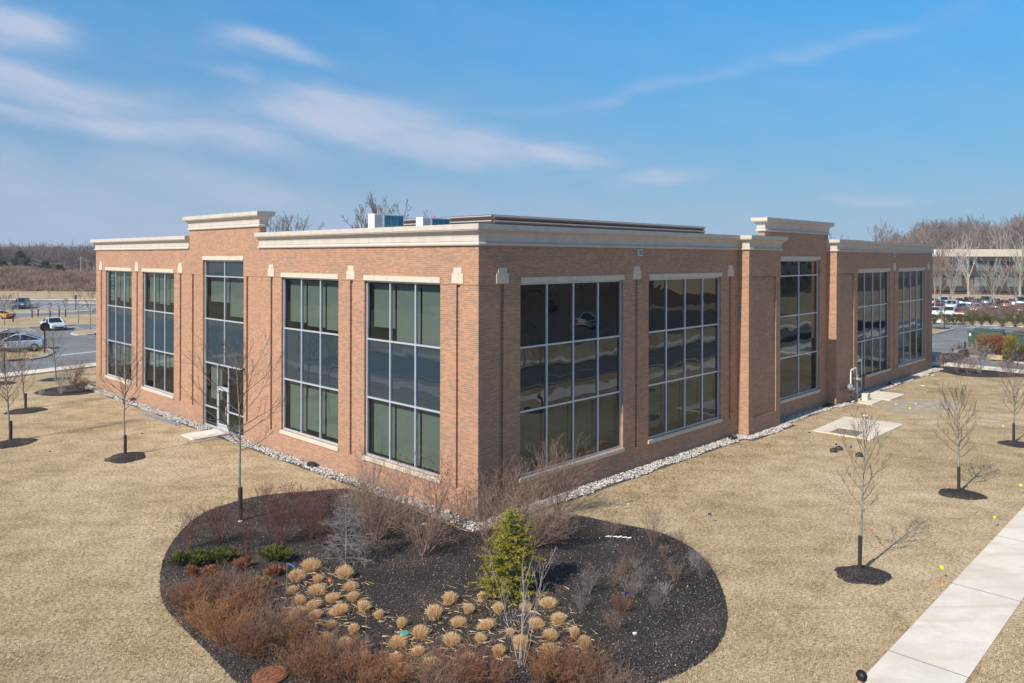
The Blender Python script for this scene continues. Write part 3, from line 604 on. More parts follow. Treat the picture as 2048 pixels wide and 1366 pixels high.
wall('L', 0, 37.22, 0, SPLIT, hl); wall('L', -UP, 37.22 + UP, SPLIT, BH, [h for h in hl if h[3] > SPLIT], d=UP, bottom=True)
mb = MB()
for a, b in (((49.6, 0), (49.6, 37.22)), ((49.6, 37.22), (0, 37.22))):
    l = math.dist(a, b); mb.face([(*a, 0), (*b, 0), (*b, BH), (*a, BH)], [(0, 0), (l, 0), (l, BH), (0, BH)])
mb.build('wall', M['brick'], BLD, uv=True)
# parapet towers of the two entrance bays
wall('L', 14.85, 22.52, BH, TH, [], d=UP, thick=0.35, ends=(True, True), name='parapet_tower')
wall('R', 20.6, 28.86, BH, TH, [], d=UP, thick=0.35, ends=(True, True), name='parapet_tower')
# projecting brick piers beside the north entrance bay
for a, b, pa, pb in ((17.70, 21.17, 18.13, 20.68), (28.67, 32.03, 29.12, 31.45)):
    wall('R', a, b, 0, SPLIT, [hole(pa, pb, 0.86, SPLIT, 0.09, True)], d=0.6, name='brick_pier')
    mb = MB()
    for s, fl in ((a, 0), (b, 1)):
        P = [(s, 0.0, 0), (s, -0.6, 0), (s, -0.6, SPLIT), (s, 0.0, SPLIT)]; U = [(0, 0), (.6, 0), (.6, SPLIT), (0, SPLIT)]; mb.face(P, U)
        s2 = s + (UP if fl else -UP)
        P = [(s2, 0.0, SPLIT), (s2, -0.6 - UP, SPLIT), (s2, -0.6 - UP, BH), (s2, 0.0, BH)]; U = [(0, SPLIT), (.62, SPLIT), (.62, BH), (0, BH)]; mb.face(P, U)
    P = [(a - UP, -0.6 - UP, SPLIT), (b + UP, -0.6 - UP, SPLIT), (b + UP, -0.6 - UP, BH), (a - UP, -0.6 - UP, BH)]; mb.face(P, [(a, SPLIT), (b, SPLIT), (b, BH), (a, BH)])
    mb.face([(a - UP, -0.6 - UP, SPLIT), (b + UP, -0.6 - UP, SPLIT), (b + UP, 0, SPLIT), (a - UP, 0, SPLIT)], [(0, 0)] * 4)
    mb.build('brick_pier', M['brick'], BLD, uv=True)
# thin base course line
mb = MB(); mb.box(-.006, 49.6, -.006, 0.0, 0.30, 0.315); mb.box(-.006, 0.0, 0.0, 37.2, 0.30, 0.315); mb.build('base_flashing', M['grey'], BLD)

# cornice swept along an open or closed run in plan; profile = (out, z)
PROF = [(0.0, 0.0), (0.085, 0.0), (0.105, 0.03), (0.11, 0.06), (0.10, 0.09), (0.075, 0.115), (0.045, 0.12), (0.045, 0.145), (0.06, 0.15), (0.06, 0.30), (0.075, 0.36), (0.115, 0.43), (0.17, 0.475), (0.235, 0.50), (0.262, 0.505), (0.262, 0.535), (0.285, 0.54), (0.285, 0.72)]
def sweep(name, path, z0, closed=False, back=0.35, zs=1.0, cap_ends=True):
    """path runs with the outside on its right-hand side (building interior to the left)"""
    n = len(path); nor = []
    P = [Vector(p) for p in path]
    def enorm(a, b): t = (b - a).normalized(); return Vector((t.y, -t.x))
    mit = []
    for i in range(n):
        if closed or 0 < i < n - 1:
            n1 = enorm(P[i - 1], P[i]); n2 = enorm(P[i], P[(i + 1) % n]); m = (n1 + n2).normalized(); mit.append(m / max(0.2, m.dot(n1)))
        elif i == 0: mit.append(enorm(P[0], P[1]))
        else: mit.append(enorm(P[-2], P[-1]))
    prof = [(o, z * zs) for o, z in PROF]; prof = prof + [(-back, prof[-1][1]), (-back, 0.0)]
    mb = MB(); m = len(prof)
    rings = [[(P[i].x + mit[i].x * o, P[i].y + mit[i].y * o, z0 + z) for o, z in prof] for i in range(n)]
    for i in range(n if closed else n - 1):
        a, b = rings[i], rings[(i + 1) % n]
        for k in range(m):
            k2 = (k + 1) % m; mb.face([a[k], b[k], b[k2], a[k2]])
    if not closed and cap_ends: mb.face(rings[0]); mb.face(rings[-1][::-1])
    return mb.build(name, M['cornice'], BLD)
Z0 = 9.185
sweep('cornice', [(0, 14.85), (0, 0), (17.70, 0), (17.70, -0.6), (21.17, -0.6)] + [(21.17, -0.0)], Z0)
sweep('cornice', [(28.67, -0.0), (28.67, -0.6), (32.03, -0.6), (32.03, 0), (49.6, 0), (49.6, 37.22), (0, 37.22), (0, 22.52)], Z0)
def tower_cornice(side, a, b):
    if side == 'L': path = [(0, b), (0, a), (.35, a), (.35, b)]
    else: path = [(a, 0), (b, 0), (b, .35), (a, .35)]
    sweep('cornice', path, TH - 0.01, closed=True, back=-0.005 + 0.16)
tower_cornice('L', 14.85 - .0, 22.52); tower_cornice('R', 20.6, 28.86)
# sealed joints across the cornice lengths
def seams(fn, L0, L1, z0, step=3.05):
    s = L0 + step
    while s < L1 - .5:
        mb = MB()
        for (o0, za), (o1, zb) in zip(PROF[1:], PROF[2:]): mb.face([fn(s - .006, o0 + .003, z0 + za), fn(s + .006, o0 + .003, z0 + za), fn(s + .006, o1 + .003, z0 + zb), fn(s - .006, o1 + .003, z0 + zb)])
        mb.build('cornice_joint', M['curb'], BLD); s += step
seams(lambda s, o, z: (-o, s, z), 0, 14.85, Z0); seams(lambda s, o, z: (-o, s, z), 22.52, 37.2, Z0); seams(lambda s, o, z: (s, -o, z), 0, 17.5, Z0); seams(lambda s, o, z: (s, -o, z), 32.1, 49.6, Z0); seams(lambda s, o, z: (-o, s, z), 14.85, 22.52, TH - .01, 2.5); seams(lambda s, o, z: (s, -o, z), 20.6, 28.86, TH - .01, 2.7)
# vertical control joints in the brickwork
mb = MB()
for s in (1.94, 6.48, 8.29, 12.84, 24.57, 29.12, 30.86, 35.38): mb.face([(-.0035, s - .007, .02), (-.0035, s - .007, .88), (-.0035, s + .007, .88), (-.0035, s + .007, .02)][::-1])
for s in (2.02, 8.10, 9.93, 16.05, 41.58, 47.64): mb.face([(s - .007, -.0035, .02), (s + .007, -.0035, .02), (s + .007, -.0035, .88), (s - .007, -.0035, .88)])
mb.build('control_joint', plain('joint_sealant', (.30, .19, .14), .9), BLD)
# roof deck
mb = MB(); mb.sheet([(0.3, 0.3), (49.3, 0.3), (49.3, 36.9), (0.3, 36.9)], 9.25); mb.build('roof', M['roof'], BLD)
# stepped cast stone blocks over the recessed brick slots
for side, L_ in (('R', KR), ('L', KL)):
    for s in L_:
        mb = MB()
        for a, b, z0, z1, dd in ((-.29, .29, 7.90, 8.245, .045), (-.205, .205, 8.25, 8.44, .04)):
            c = [fp(side, s + x, z, d) for x, z, d in ((a, z0, UP), (b, z0, UP), (b, z1, UP), (a, z1, UP), (a, z0, dd), (b, z0, dd), (b, z1, dd), (a, z1, dd))]
            for q in ((4, 5, 6, 7), (0, 4, 7, 3), (1, 2, 6, 5), (3, 7, 6, 2), (0, 1, 5, 4)): mb.face([c[i] for i in q])
        mb.build('stone_block', M['stone'], BLD)
# ---- windows
def sbox(mb, side, a, b, z0, z1, d0, d1):
    if side == 'R': mb.box(a, b, -d1, -d0, z0, z1)
    else: mb.box(-d1, -d0, a, b, z0, z1)
rr_ = random.Random(11)
def window(side, a, b, zb, zt, cols, rows, span_row, shade=True, door=None, lintel=True, sill=True, frame_bottom=0.0, colset=None):
    """a, b = opening; rows = transom heights from bottom; span_row = index of the row with opaque glass; colset = other mullions for the lowest row"""
    w = 0.062; d0, d1 = -0.20, -0.10
    mb = MB(); sbox(mb, side, a, a + w, zb, zt, d0, d1); sbox(mb, side, b - w, b, zb, zt, d0, d1)
    sbox(mb, side, a + w, b - w, zt - .07, zt, d0, d1); sbox(mb, side, a + w, b - w, zb, zb + .07, d0, d1)
    R_ = [zb + .035] + rows + [zt - .035]; low = colset or cols
    for r in rows: sbox(mb, side, a + w, b - w, r - w / 2, r + w / 2, d0, d1)
    for j in range(len(R_) - 1):
        cc = low if j == 0 else cols
        for c in cc: sbox(mb, side, c - w / 2, c + w / 2, R_[j] + (w / 2 if j else .035), R_[j + 1] - (w / 2 if j < len(R_) - 2 else .035), d0, d1 + 0.004)
    fr = mb.build('window', M['frame'], BLD)
    for j in range(len(R_) - 1):
        span = j in span_row; mb = MB()
        cc = [a + w / 2] + (low if j == 0 else cols) + [b - w / 2]
        for i in range(len(cc) - 1):
            zz0 = door[1] if (door and j == 0 and i == door[0]) else R_[j] + .02
            t1, t2 = rr_.uniform(-.003, .003), rr_.uniform(-.003, .003)   # panes are never quite coplanar
            P = [(cc[i] + .02, zz0, -.15 + t1 + t2), (cc[i + 1] - .02, zz0, -.15 + t1 - t2), (cc[i + 1] - .02, R_[j + 1] - .02, -.15 - t1 - t2), (cc[i] + .02, R_[j + 1] - .02, -.15 - t1 + t2)]
            P = [fp(side, s, z, d) for s, z, d in P]; mb.face(P if side == 'R' else P[::-1])
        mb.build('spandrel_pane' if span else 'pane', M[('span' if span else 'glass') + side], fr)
    if shade:
        mb = MB()
        for j in range(len(R_) - 1):
            if j in span_row: continue
            if j == 0 and door: lst = [door[2]] if False else range(len(low) + 1)
            cc = [a + w] + (low if j == 0 else cols) + [b - w]; topz = R_[j + 1] - 0.18
            for i in range(len(cc) - 1):
                if door and j == 0 and i == door[0]: continue
                hgt = topz - R_[j]
                ext = SHADES.get((side, round(a), j, i), rr_.choice([0.88, 0.93, 0.97, 0.97, 0.9]))
                zz = topz - hgt * ext
                if ext <= 0.02: continue
                sbox(mb, side, cc[i] + .06, cc[i + 1] - .05, zz, topz, -.395, -.39); sbox(mb, side, cc[i] + .06, cc[i + 1] - .05, zz - .03, zz, -.405, -.385); sbox(mb, side, cc[i] + .03, cc[i + 1] - .03, topz, topz + .09, -.45, -.37)
        if mb.v: mb.build('roller_shade', M['shade'], fr)
    if sill:
        mb = MB(); s0 = door[3] if door and len(door) > 3 else a - (0.0)
        sbox(mb, side, s0 - (0.05 if s0 == a else 0), b + .05, zb - .165, zb - .03, 0.0, .055); sbox(mb, side, s0 + .003, b - .003, zb - .03, zb - .002, -.21, .04); mb.build('sill', M['stone'], fr)
    if lintel:
        mb = MB(); n = 3 if side == 'L' else 4
        if b - a < 5.3 and side == 'R': n = 3
        for i in range(n):
            x0, x1 = a - .02 + (b - a + .04) * i / n, a - .02 + (b - a + .04) * (i + 1) / n; sbox(mb, side, x0 + .003, x1 - .003, zt, zt + .20, UP - .002, UP + .028)
        mb.build('lintel', M['stone'], fr)
    return fr
SHADES = {}
for k, a in enumerate((2, 10, 34, 42)):
    for i in range(4): SHADES[('R', a, 2, i)] = 0.0; SHADES[('R', a, 0, i)] = [0.86, 0.84, 0.86, 0.78][(i + k) % 4]
SHADES.update({('L', 2, 2, 2): .76, ('L', 2, 2, 1): .985, ('L', 2, 2, 0): .985, ('L', 2, 0, 0): .97, ('L', 2, 0, 1): .97, ('L', 2, 0, 2): .96, ('L', 8, 2, 0): .93, ('L', 8, 2, 1): .9, ('L', 8, 2, 2): .84,
               ('L', 25, 0, 0): .30, ('L', 25, 0, 1): .34, ('L', 25, 0, 2): .40, ('L', 31, 0, 0): .5, ('L', 31, 0, 1): .55, ('L', 31, 0, 2): .5, ('L', 31, 2, 0): .70, ('L', 31, 2, 1): .82, ('L', 31, 2, 2): .72, ('L', 25, 2, 0): .72, ('L', 25, 2, 1): .78, ('L', 25, 2, 2): .74, ('L', 16, 2, 0): .88, ('L', 16, 2, 1): .55, ('L', 16, 0, 0): .02, ('L', 16, 0, 1): .02, ('L', 16, 0, 2): .55})
def even(a, b, n): return [a + (b - a) * i / n for i in range(1, n)]
ROWS = [3.33, 5.60]
for a, b in LW: window('L', a, b, 1.06, WT, even(a, b, 3), ROWS, {1})
for k, (a, b) in enumerate(RW):
    if k == 2: window('R', a, b, 0.06, WT, even(a, b, 4), ROWS, {1}, door=(0, 2.25, 0, 35.22), colset=[34.78, 35.25] + even(a, b, 4)[1:], sill=False)
    else: window('R', a, b, 1.06, WT, even(a, b, 4), ROWS, {1})
# brick apron below the north door window, right of the door
wall('R', 35.28, 39.75, 0.0, 1.06, [], d=0.0, name='wall_apron') if False else None
mb = MB(); sbox(mb, 'R', 35.32, 39.80, .895, 1.03, 0.0, .055); sbox(mb, 'R', 35.32, 39.74, 1.03, 1.058, -.09, .04); mb.build('sill', M['stone'], BLD)
window('L', 16.42, 20.88, 0.05, 8.62, [18.65], [3.31, 5.58, 7.78], {1, 3}, door=(1, 2.22), colset=[18.20, 19.42], sill=False)
SHADES.update({('R', 22, 0, 0): 0.0, ('R', 22, 0, 1): 0.0, ('R', 22, 2, 0): 0.0, ('R', 22, 2, 1): 0.0})
window('R', 22.46, 27.66, 1.06, 8.68, [25.06], [3.30, 5.58, 7.80], {1, 3})
mb = MB(); sbox(mb, 'L', 16.48, 18.17, 1.02, 1.08, -.20, -.10); sbox(mb, 'L', 19.45, 20.82, 1.02, 1.08, -.20, -.10); mb.build('window_transom', M['frame'], BLD)
def door(side, a, b, z0, z1, handle_at):
    mb = MB(); d0, d1 = -.19, -.105; w = .10
    sbox(mb, side, a, a + w, z0, z1, d0, d1); sbox(mb, side, b - w, b, z0, z1, d0, d1); sbox(mb, side, a + w, b - w, z1 - .12, z1, d0, d1); sbox(mb, side, a + w, b - w, z0, z0 + .26, d0, d1)
    sbox(mb, side, a - .03, b + .03, z1 + .005, z1 + .075, d0 - .01, d1 + .01)
    dr = mb.build('door', M['doorframe'], BLD)
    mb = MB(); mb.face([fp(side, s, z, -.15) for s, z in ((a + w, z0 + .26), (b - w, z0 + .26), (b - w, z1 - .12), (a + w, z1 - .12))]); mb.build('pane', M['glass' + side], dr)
    mb = MB(); h = handle_at; mb.tube([fp(side, h, .85, -.105), fp(side, h, .85, -.04), fp(side, h, 1.3, -.04), fp(side, h, 1.3, -.105)], .016, 6); mb.build('handle', M['frame'], dr)
door('L', 18.24, 19.38, .09, 2.15, 18.36); door('R', 33.76, 34.74, .07, 2.15, 34.62)
# rooms behind the glass: floors, back walls
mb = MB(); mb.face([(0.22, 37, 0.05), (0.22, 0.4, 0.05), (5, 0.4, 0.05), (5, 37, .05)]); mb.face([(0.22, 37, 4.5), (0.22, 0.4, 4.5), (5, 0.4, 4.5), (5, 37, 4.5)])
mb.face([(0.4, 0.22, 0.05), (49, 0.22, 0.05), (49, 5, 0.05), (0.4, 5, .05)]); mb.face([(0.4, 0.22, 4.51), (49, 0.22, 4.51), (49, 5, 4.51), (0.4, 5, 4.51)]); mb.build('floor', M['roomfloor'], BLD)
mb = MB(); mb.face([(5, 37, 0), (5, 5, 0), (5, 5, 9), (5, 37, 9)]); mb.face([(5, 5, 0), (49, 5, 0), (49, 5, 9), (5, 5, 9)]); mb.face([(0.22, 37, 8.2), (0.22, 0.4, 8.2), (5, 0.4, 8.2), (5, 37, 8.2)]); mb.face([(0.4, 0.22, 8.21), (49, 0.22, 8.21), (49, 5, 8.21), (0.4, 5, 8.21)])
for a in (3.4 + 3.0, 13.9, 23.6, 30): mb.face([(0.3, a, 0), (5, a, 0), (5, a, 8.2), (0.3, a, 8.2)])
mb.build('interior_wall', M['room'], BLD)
# printed poster inside the upper far west window, desks and ceiling lights just visible behind the glass
mb = MB(); mb.box(.24, .25, 34.55, 35.15, 5.95, 7.62); po = mb.build('window_poster', plain('poster_paper', (.34, .50, .52), .8), BLD); mb = MB()
for k, z in enumerate((7.35, 7.15, 6.85, 6.62, 6.35, 6.12)):
    y = 35.08
    for q in range((5, 4, 6, 5, 3, 4)[k]): w = (.06, .09, .05, .08, .07, .06)[(q + k) % 6]; mb.box(.236, .2395, y - w, y, z, z + .09); y -= w + .03
mb.build('lettering', M['black'], po)
mb = MB()
for (x, y, z) in ((2.0, 25.5, .05), (2.2, 27.6, .05), (1.9, 32.0, .05), (2.1, 33.8, .05), (1.8, 26.5, 4.5), (1.8, 9.2, 4.5), (1.8, 11.2, 4.5)): mb.box(x - .5, x + .5, y - .8, y + .8, z + .70, z + .74); mb.box(x - .45, x - .4, y - .75, y + .75, z, z + .7); mb.box(x + .6, x + 1.05, y - .22, y + .22, z + .42, z + .5); mb.box(x + 1.0, x + 1.05, y - .22, y + .22, z + .5, z + 1.05)
mb.build('desk', M['wood'], BLD)
# spandrel zone backing closes the slab edge
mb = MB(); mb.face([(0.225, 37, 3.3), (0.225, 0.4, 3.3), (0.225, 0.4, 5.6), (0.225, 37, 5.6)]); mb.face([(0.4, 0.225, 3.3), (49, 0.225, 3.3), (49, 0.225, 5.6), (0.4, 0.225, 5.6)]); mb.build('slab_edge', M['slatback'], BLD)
# wall lights under the north cornice, camera by the west door
for s in (9.22, 40.6):
    f = MB(); f.box(s - .14, s + .14, -UP - .05, -UP, 8.86, 9.14); o = f.build('wall_light', M['hvac'], BLD); g = MB(); g.box(s - .09, s + .11, -UP - .10, -UP - .05, 8.90, 9.10); g.build('lens', M['grey'], o)
f = MB(); f.box(-.12, 0.0, 16.24, 16.32, 3.36, 3.44); f.lathe([(0.0, -.11), (.05, -.10), (.075, -.04), (.075, .03), (.0, .04)], 12, Matrix.Translation((-.17, 16.28, 3.36))); f.build('security_camera', M['black'], BLD)
for s, side in ((29.4, 'L'),):
    g = MB(); g.box(-.028, 0, 29.4, 29.55, 2.35, 2.6); g.build('paper_notice', M['white'], BLD)

# ---- roof equipment
def screen(name, label, runs, z0, z1, n):
    """bronze louvre screen: horizontal slats on posts"""
    t = thing(name, CORNER, label, 'roof screen', BANG); pitch = (z1 - z0) / n; mb = MB(); back = MB(); posts = MB(); lips = MB()
    for (a, b) in runs:
        a, b = Vector(a), Vector(b); dr = (b - a).normalized(); no = Vector((dr.y, -dr.x))
        for k in range(n):
            zb = z0 + k * pitch; A, B = a, b
            pr = [(0.0, zb), (0.14, zb + pitch * .62), (0.14, zb + pitch * .80), (0.0, zb + pitch * .95)]
            r0 = [(A.x + no.x * o, A.y + no.y * o, z) for o, z in pr]; r1 = [(B.x + no.x * o, B.y + no.y * o, z) for o, z in pr]
            for i in range(3): mb.face([r0[i], r1[i], r1[i + 1], r0[i + 1]])
            mb.face(r0); mb.face(r1)
            q = [(0.142, zb + pitch * .58), (0.152, zb + pitch * .62), (0.142, zb + pitch * .82)]; g0 = [(A.x + no.x * o, A.y + no.y * o, z) for o, z in q]; g1 = [(B.x + no.x * o, B.y + no.y * o, z) for o, z in q]
            for i in range(2): lips.face([g0[i], g1[i], g1[i + 1], g0[i + 1]])
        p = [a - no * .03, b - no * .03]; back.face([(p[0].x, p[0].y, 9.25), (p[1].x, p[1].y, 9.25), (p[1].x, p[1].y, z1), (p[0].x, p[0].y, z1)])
        L = (b - a).length; k = 0.5
        while k < L: q = a + dr * k - no * .07; posts.box(q.x - .03, q.x + .03, q.y - .03, q.y + .03, 9.25, z1 - .05); k += 2.4
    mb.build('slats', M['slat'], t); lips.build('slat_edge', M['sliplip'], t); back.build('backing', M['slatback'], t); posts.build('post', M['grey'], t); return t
screen('louvre_screen', 'long dark bronze louvre screen on the roof wrapping the corner', [((10.4, 14.1), (10.4, 9.9)), ((10.4, 9.9), (31.5, 9.9))], 9.75, 11.02, 5)
screen('louvre_screen', 'short bronze louvre screen on the roof behind the white air units', [((10.4, 19.4), (10.4, 15.6))], 9.75, 11.02, 5)
def ac_unit(x, y, zt, label):
    t = thing('air_unit', bw(x, y, 9.25), label, 'air conditioner', BANG, 'white air units on the roof'); h = zt - 9.25
    mb = MB(); mb.box(0, 1.9, 0, .55, .12, h); mb.build('cabinet', M['hvac'], t)
    mb = MB()
    for k in range(7): mb.box(.03 + k * .07, .065 + k * .07, -.012, -.001, .18, h - .06)
    mb.build('ribbed_panel', M['grey'], t)
    mb = MB(); mb.box(.62, 1.84, -.012, -.002, .18, h - .07); c = mb.build('coil', M['coil'], t)
    mb = MB()
    for k in range(4): mb.box(.62 + k * .40, .64 + k * .40, -.03, -.012, .16, h - .05)
    for k in range(4): mb.box(.60, 1.86, -.030, -.013, .18 + k * (h - .26) / 3, .195 + k * (h - .26) / 3)
    mb.build('guard', M['grey'], c); mb = MB(); mb.box(0, .1, 0, .55, 0, .12); mb.box(1.8, 1.9, 0, .55, 0, .12); mb.build('foot', M['darkmetal'], t)
ac_unit(5.9, 14.05, 11.03, 'taller white air unit with blue coil on the roof, further from the corner')
ac_unit(7.9, 12.6, 10.88, 'lower white air unit with blue coil on the roof, beside the louvre screen')
t = thing('roof_vent', bw(11.2, 14.8, 9.25), 'pale green rooftop unit seen between the two louvre screens', 'roof unit', BANG)
mb = MB(); mb.box(0, 2.2, -1.2, 1.0, 0, 1.02); mb.build('cabinet', plain('pale_green_metal', (0.42, 0.50, 0.46), 0.6), t); mb = MB(); mb.box(-.1, 2.3, -1.3, 1.1, 1.02, 1.08); mb.build('lid', M['grey'], t)
t = thing('roof_pole', bw(10.3, 14.45, 9.25), 'short rooftop pole with a pink tag beside the louvre screen', 'pole', BANG)
mb = MB(); mb.tube([(0, 0, 0), (0, 0, 1.72)], .02, 6); mb.build('pole', M['darkmetal'], t); mb = MB(); mb.box(-.01, .01, 0, .13, 1.55, 1.85); mb.build('ribbon', plain('pink_ribbon', (0.65, 0.03, 0.10), .7), t)
# ------------------------------------------------------------------ plant builders
UPV = Vector((0, 0, 1))
class Tw:
    """fast collector of open three-sided twigs and leaf quads"""
    def __init__(s): s.V = []; s.Q = []
    def tube(s, pts, r0, r1, k=3):
        n0 = len(s.V); m = len(pts)
        d = (pts[-1] - pts[0]); d = d.normalized() if d.length > 1e-6 else UPV
        a = d.cross(UPV if abs(d.z) < 0.9 else Vector((1, 0, 0))).normalized(); b = d.cross(a)
        for i, p in enumerate(pts):
            r = r0 + (r1 - r0) * i / (m - 1)
            for j in range(k):
                t = 2 * math.pi * j / k; s.V.append(tuple(p + (a * math.cos(t) + b * math.sin(t)) * r))
        for i in range(m - 1):
            for j in range(k): j2 = (j + 1) % k; s.Q.append((n0 + i * k + j, n0 + i * k + j2, n0 + (i + 1) * k + j2, n0 + (i + 1) * k + j))
    def quad(s, a, b, c, d):
        n = len(s.V); s.V += [tuple(a), tuple(b), tuple(c), tuple(d)]; s.Q.append((n, n + 1, n + 2, n + 3))
    def leaf(s, p, d, w, l, rng):
        d = d.normalized(); a = d.cross(Vector((rng.uniform(-1, 1), rng.uniform(-1, 1), rng.uniform(-1, 1)))).normalized() * w
        s.quad(p - a, p + a, p + a * .35 + d * l, p - a * .35 + d * l)
    def build(s, name, mat, parent=None): return np_obj(name, s.V, s.Q, mat, parent)
def rdir(rng, tilt):   # random direction 'tilt' radians off vertical
    a = rng.uniform(0, 2 * math.pi); return Vector((math.sin(tilt) * math.cos(a), math.sin(tilt) * math.sin(a), math.cos(tilt)))
def stem(out, rng, p, d, L, r, depth, P, k=3):
    """one branch with side branches; P = dict(up, jit, kids, ratio, ang, seg, taper)"""
    n = P['seg'][min(depth, len(P['seg']) - 1)]; pts = [p.copy()]; q = p.copy(); d = d.normalized(); dirs = []
    for i in range(n):
        d = (d + UPV * P['up'] / n + Vector((rng.uniform(-1, 1), rng.uniform(-1, 1), rng.uniform(-1, 1))) * P['jit']).normalized()
        q = q + d * (L / n); pts.append(q.copy()); dirs.append(d.copy())
    out.tube(pts, r, max(r * P['taper'], P.get('rmin', .002)), k if depth == 0 else 3)
    if depth < P['depth']:
        kids = P['kids'][depth]; lo = P['lo'][depth]
        for c in range(kids):
            t = lo + (1 - lo) * (c + rng.uniform(.2, .9)) / kids; f = min(t, .999) * n; i = int(f); pos = pts[i].lerp(pts[i + 1], f - i); dd = dirs[i]
            ang = P['ang'] * rng.uniform(.7, 1.25); ax = dd.cross(rdir(rng, rng.uniform(.5, 2.5)))
            if ax.length < 1e-3: continue
            cd = Matrix.Rotation(ang, 3, ax.normalized()) @ dd
            stem(out, rng, pos, cd, L * P['ratio'] * rng.uniform(.65, 1.15) * (1.15 - .55 * t), max(r * .5 * (1 - .3 * t), P.get('rmin', .002)), depth + 1, P, k)
def young_tree(name, loc, label, Ht, clear, r0, width, seed, lean=(0, 0), guard=0.9, group=None, cat='tree', n1=26, forks=0, mat='bark', tmat='twig', horiz=0.0, guardmat='guard', oval=True, rmin=.0035):
    rng = random.Random(seed); t = thing(name, loc, label, cat, 0, group)
    n = 12; pts = []; q = Vector((0, 0, -0.05)); ph = rng.uniform(0, 6)
    for i in range(n + 1):
        f = i / n; pts.append(Vector((lean[0] * f + .05 * math.sin(ph + f * 7) * f, lean[1] * f + .04 * math.cos(ph + f * 5) * f, Ht * f - .03)))
    tr = Tw(); tr.tube(pts[:6], r0, r0 * .62, 7); tr.tube(pts[5:10], r0 * .62, r0 * .3, 6); tr.tube(pts[9:], r0 * .3, r0 * .08, 4); tr.build('trunk', M[mat], t)
    out = Tw(); P = dict(up=.62 - horiz, jit=.10, kids=[6, 4, 0], lo=[.30, .25], ratio=.40, ang=.62, seg=[5, 3, 2], taper=.25, depth=2, rmin=rmin)
    for c in range(n1):
        f = clear / Ht + (1 - clear / Ht - .04) * (c / (n1 - 1)) ** .85; i = int(f * n); i = min(i, n - 1); p = pts[i].lerp(pts[i + 1], f * n - i)
        g = (f - clear / Ht) / (1 - clear / Ht)
        ln = width * (math.sin(math.pi * min(1, (g * .82 + .16))) ** .7 if oval else (1.05 - g * .8)) * rng.uniform(.75, 1.15)
        a = c * 2.4 + rng.uniform(-.4, .4); til = (1.02 + horiz) - .60 * g; d = Vector((math.sin(til) * math.cos(a), math.sin(til) * math.sin(a), math.cos(til)))
        stem(out, rng, p, d, ln * 1.8, r0 * (.40 - .24 * g), 0, P)
    out.build('crown', M[tmat], t)
    if guard: mb = MB(); mb.tube([(pts[0].x + .008, 0, 0.0), (pts[2].x * guard / (Ht / n * 2) if False else .01, .0, guard)], [r0 * 1.35, r0 * 1.3], 8); mb.build('trunk_guard', M[guardmat], t)
    return t
def mulch_ring(loc, r, label, seed):
    rng = random.Random(seed); mb = MB(); n = 28; rim = []; 
    for k in range(n): a = 2 * math.pi * k / n; rr = r * (1 + .09 * math.sin(2 * a + seed) + .05 * math.sin(5 * a + seed * 2) + rng.uniform(-.05, .05)); rim.append((rr * math.cos(a), rr * math.sin(a)))
    for k in range(n):
        a, b = rim[k], rim[(k + 1) % n]
        mb.face([(*a, .004), (*b, .004), (b[0] * .8, b[1] * .8, .06), (a[0] * .8, a[1] * .8, .06)]); mb.face([(a[0] * .8, a[1] * .8, .06), (b[0] * .8, b[1] * .8, .06), (b[0] * .3, b[1] * .3, .10), (a[0] * .3, a[1] * .3, .10)]); mb.face([(a[0] * .3, a[1] * .3, .10), (b[0] * .3, b[1] * .3, .10), (0, 0, .11)])
    o = mb.build('mulch_ring', M['mulch'], loc=loc); return tag(o, label, 'mulch ring', 'mulch rings round the young lawn trees')
def shrub(name, loc, label, h, w, n, seed, mat='twigtan', cat='shrub', group=None, kids=(6, 4), r=.010, spread=.55, base=.12, jit=.20, up=.10, seeds=False, rmin=.003, lean=(0, 0), depth=2, ratio=.46, lo=(.22, .2)):
    rng = random.Random(seed); t = thing(name, loc, label, cat, 0, group); out = Tw(); sd = Tw()
    P = dict(up=up, jit=jit, kids=[kids[0], kids[1], 0], lo=[lo[0], lo[1]], ratio=ratio, ang=.72, seg=[6, 4, 2], taper=.3, depth=depth, rmin=rmin)
    til = math.atan2(w * spread, h)
    for c in range(n):
        a = rng.uniform(0, 6.283); tl = til * math.sqrt(rng.uniform(0.02, 1)) * 1.1; d = Vector((math.sin(tl) * math.cos(a) + lean[0], math.sin(tl) * math.sin(a) + lean[1], math.cos(tl)))
        p = Vector((math.cos(a), math.sin(a), 0)) * base * rng.uniform(0, 1); L = h * rng.uniform(.72, 1.05) / max(.75, math.cos(tl)); stem(out, rng, p, d, L, r * rng.uniform(.7, 1.2), 0, P)
        if seeds:
            q = p + d.normalized() * L * .98 + UPV * h * .06
            for _ in range(4): sd.leaf(q + Vector((rng.uniform(-.06, .06), rng.uniform(-.06, .06), rng.uniform(-.1, .05))), rdir(rng, rng.uniform(0, 3)), .018, .045, rng)
    out.build('stems', M[mat], t)
    if seeds: sd.build('seed_heads', M['seed'], t)
    return t
def ppm(y): return (y - 514.4) / H    # px per metre at ground row y

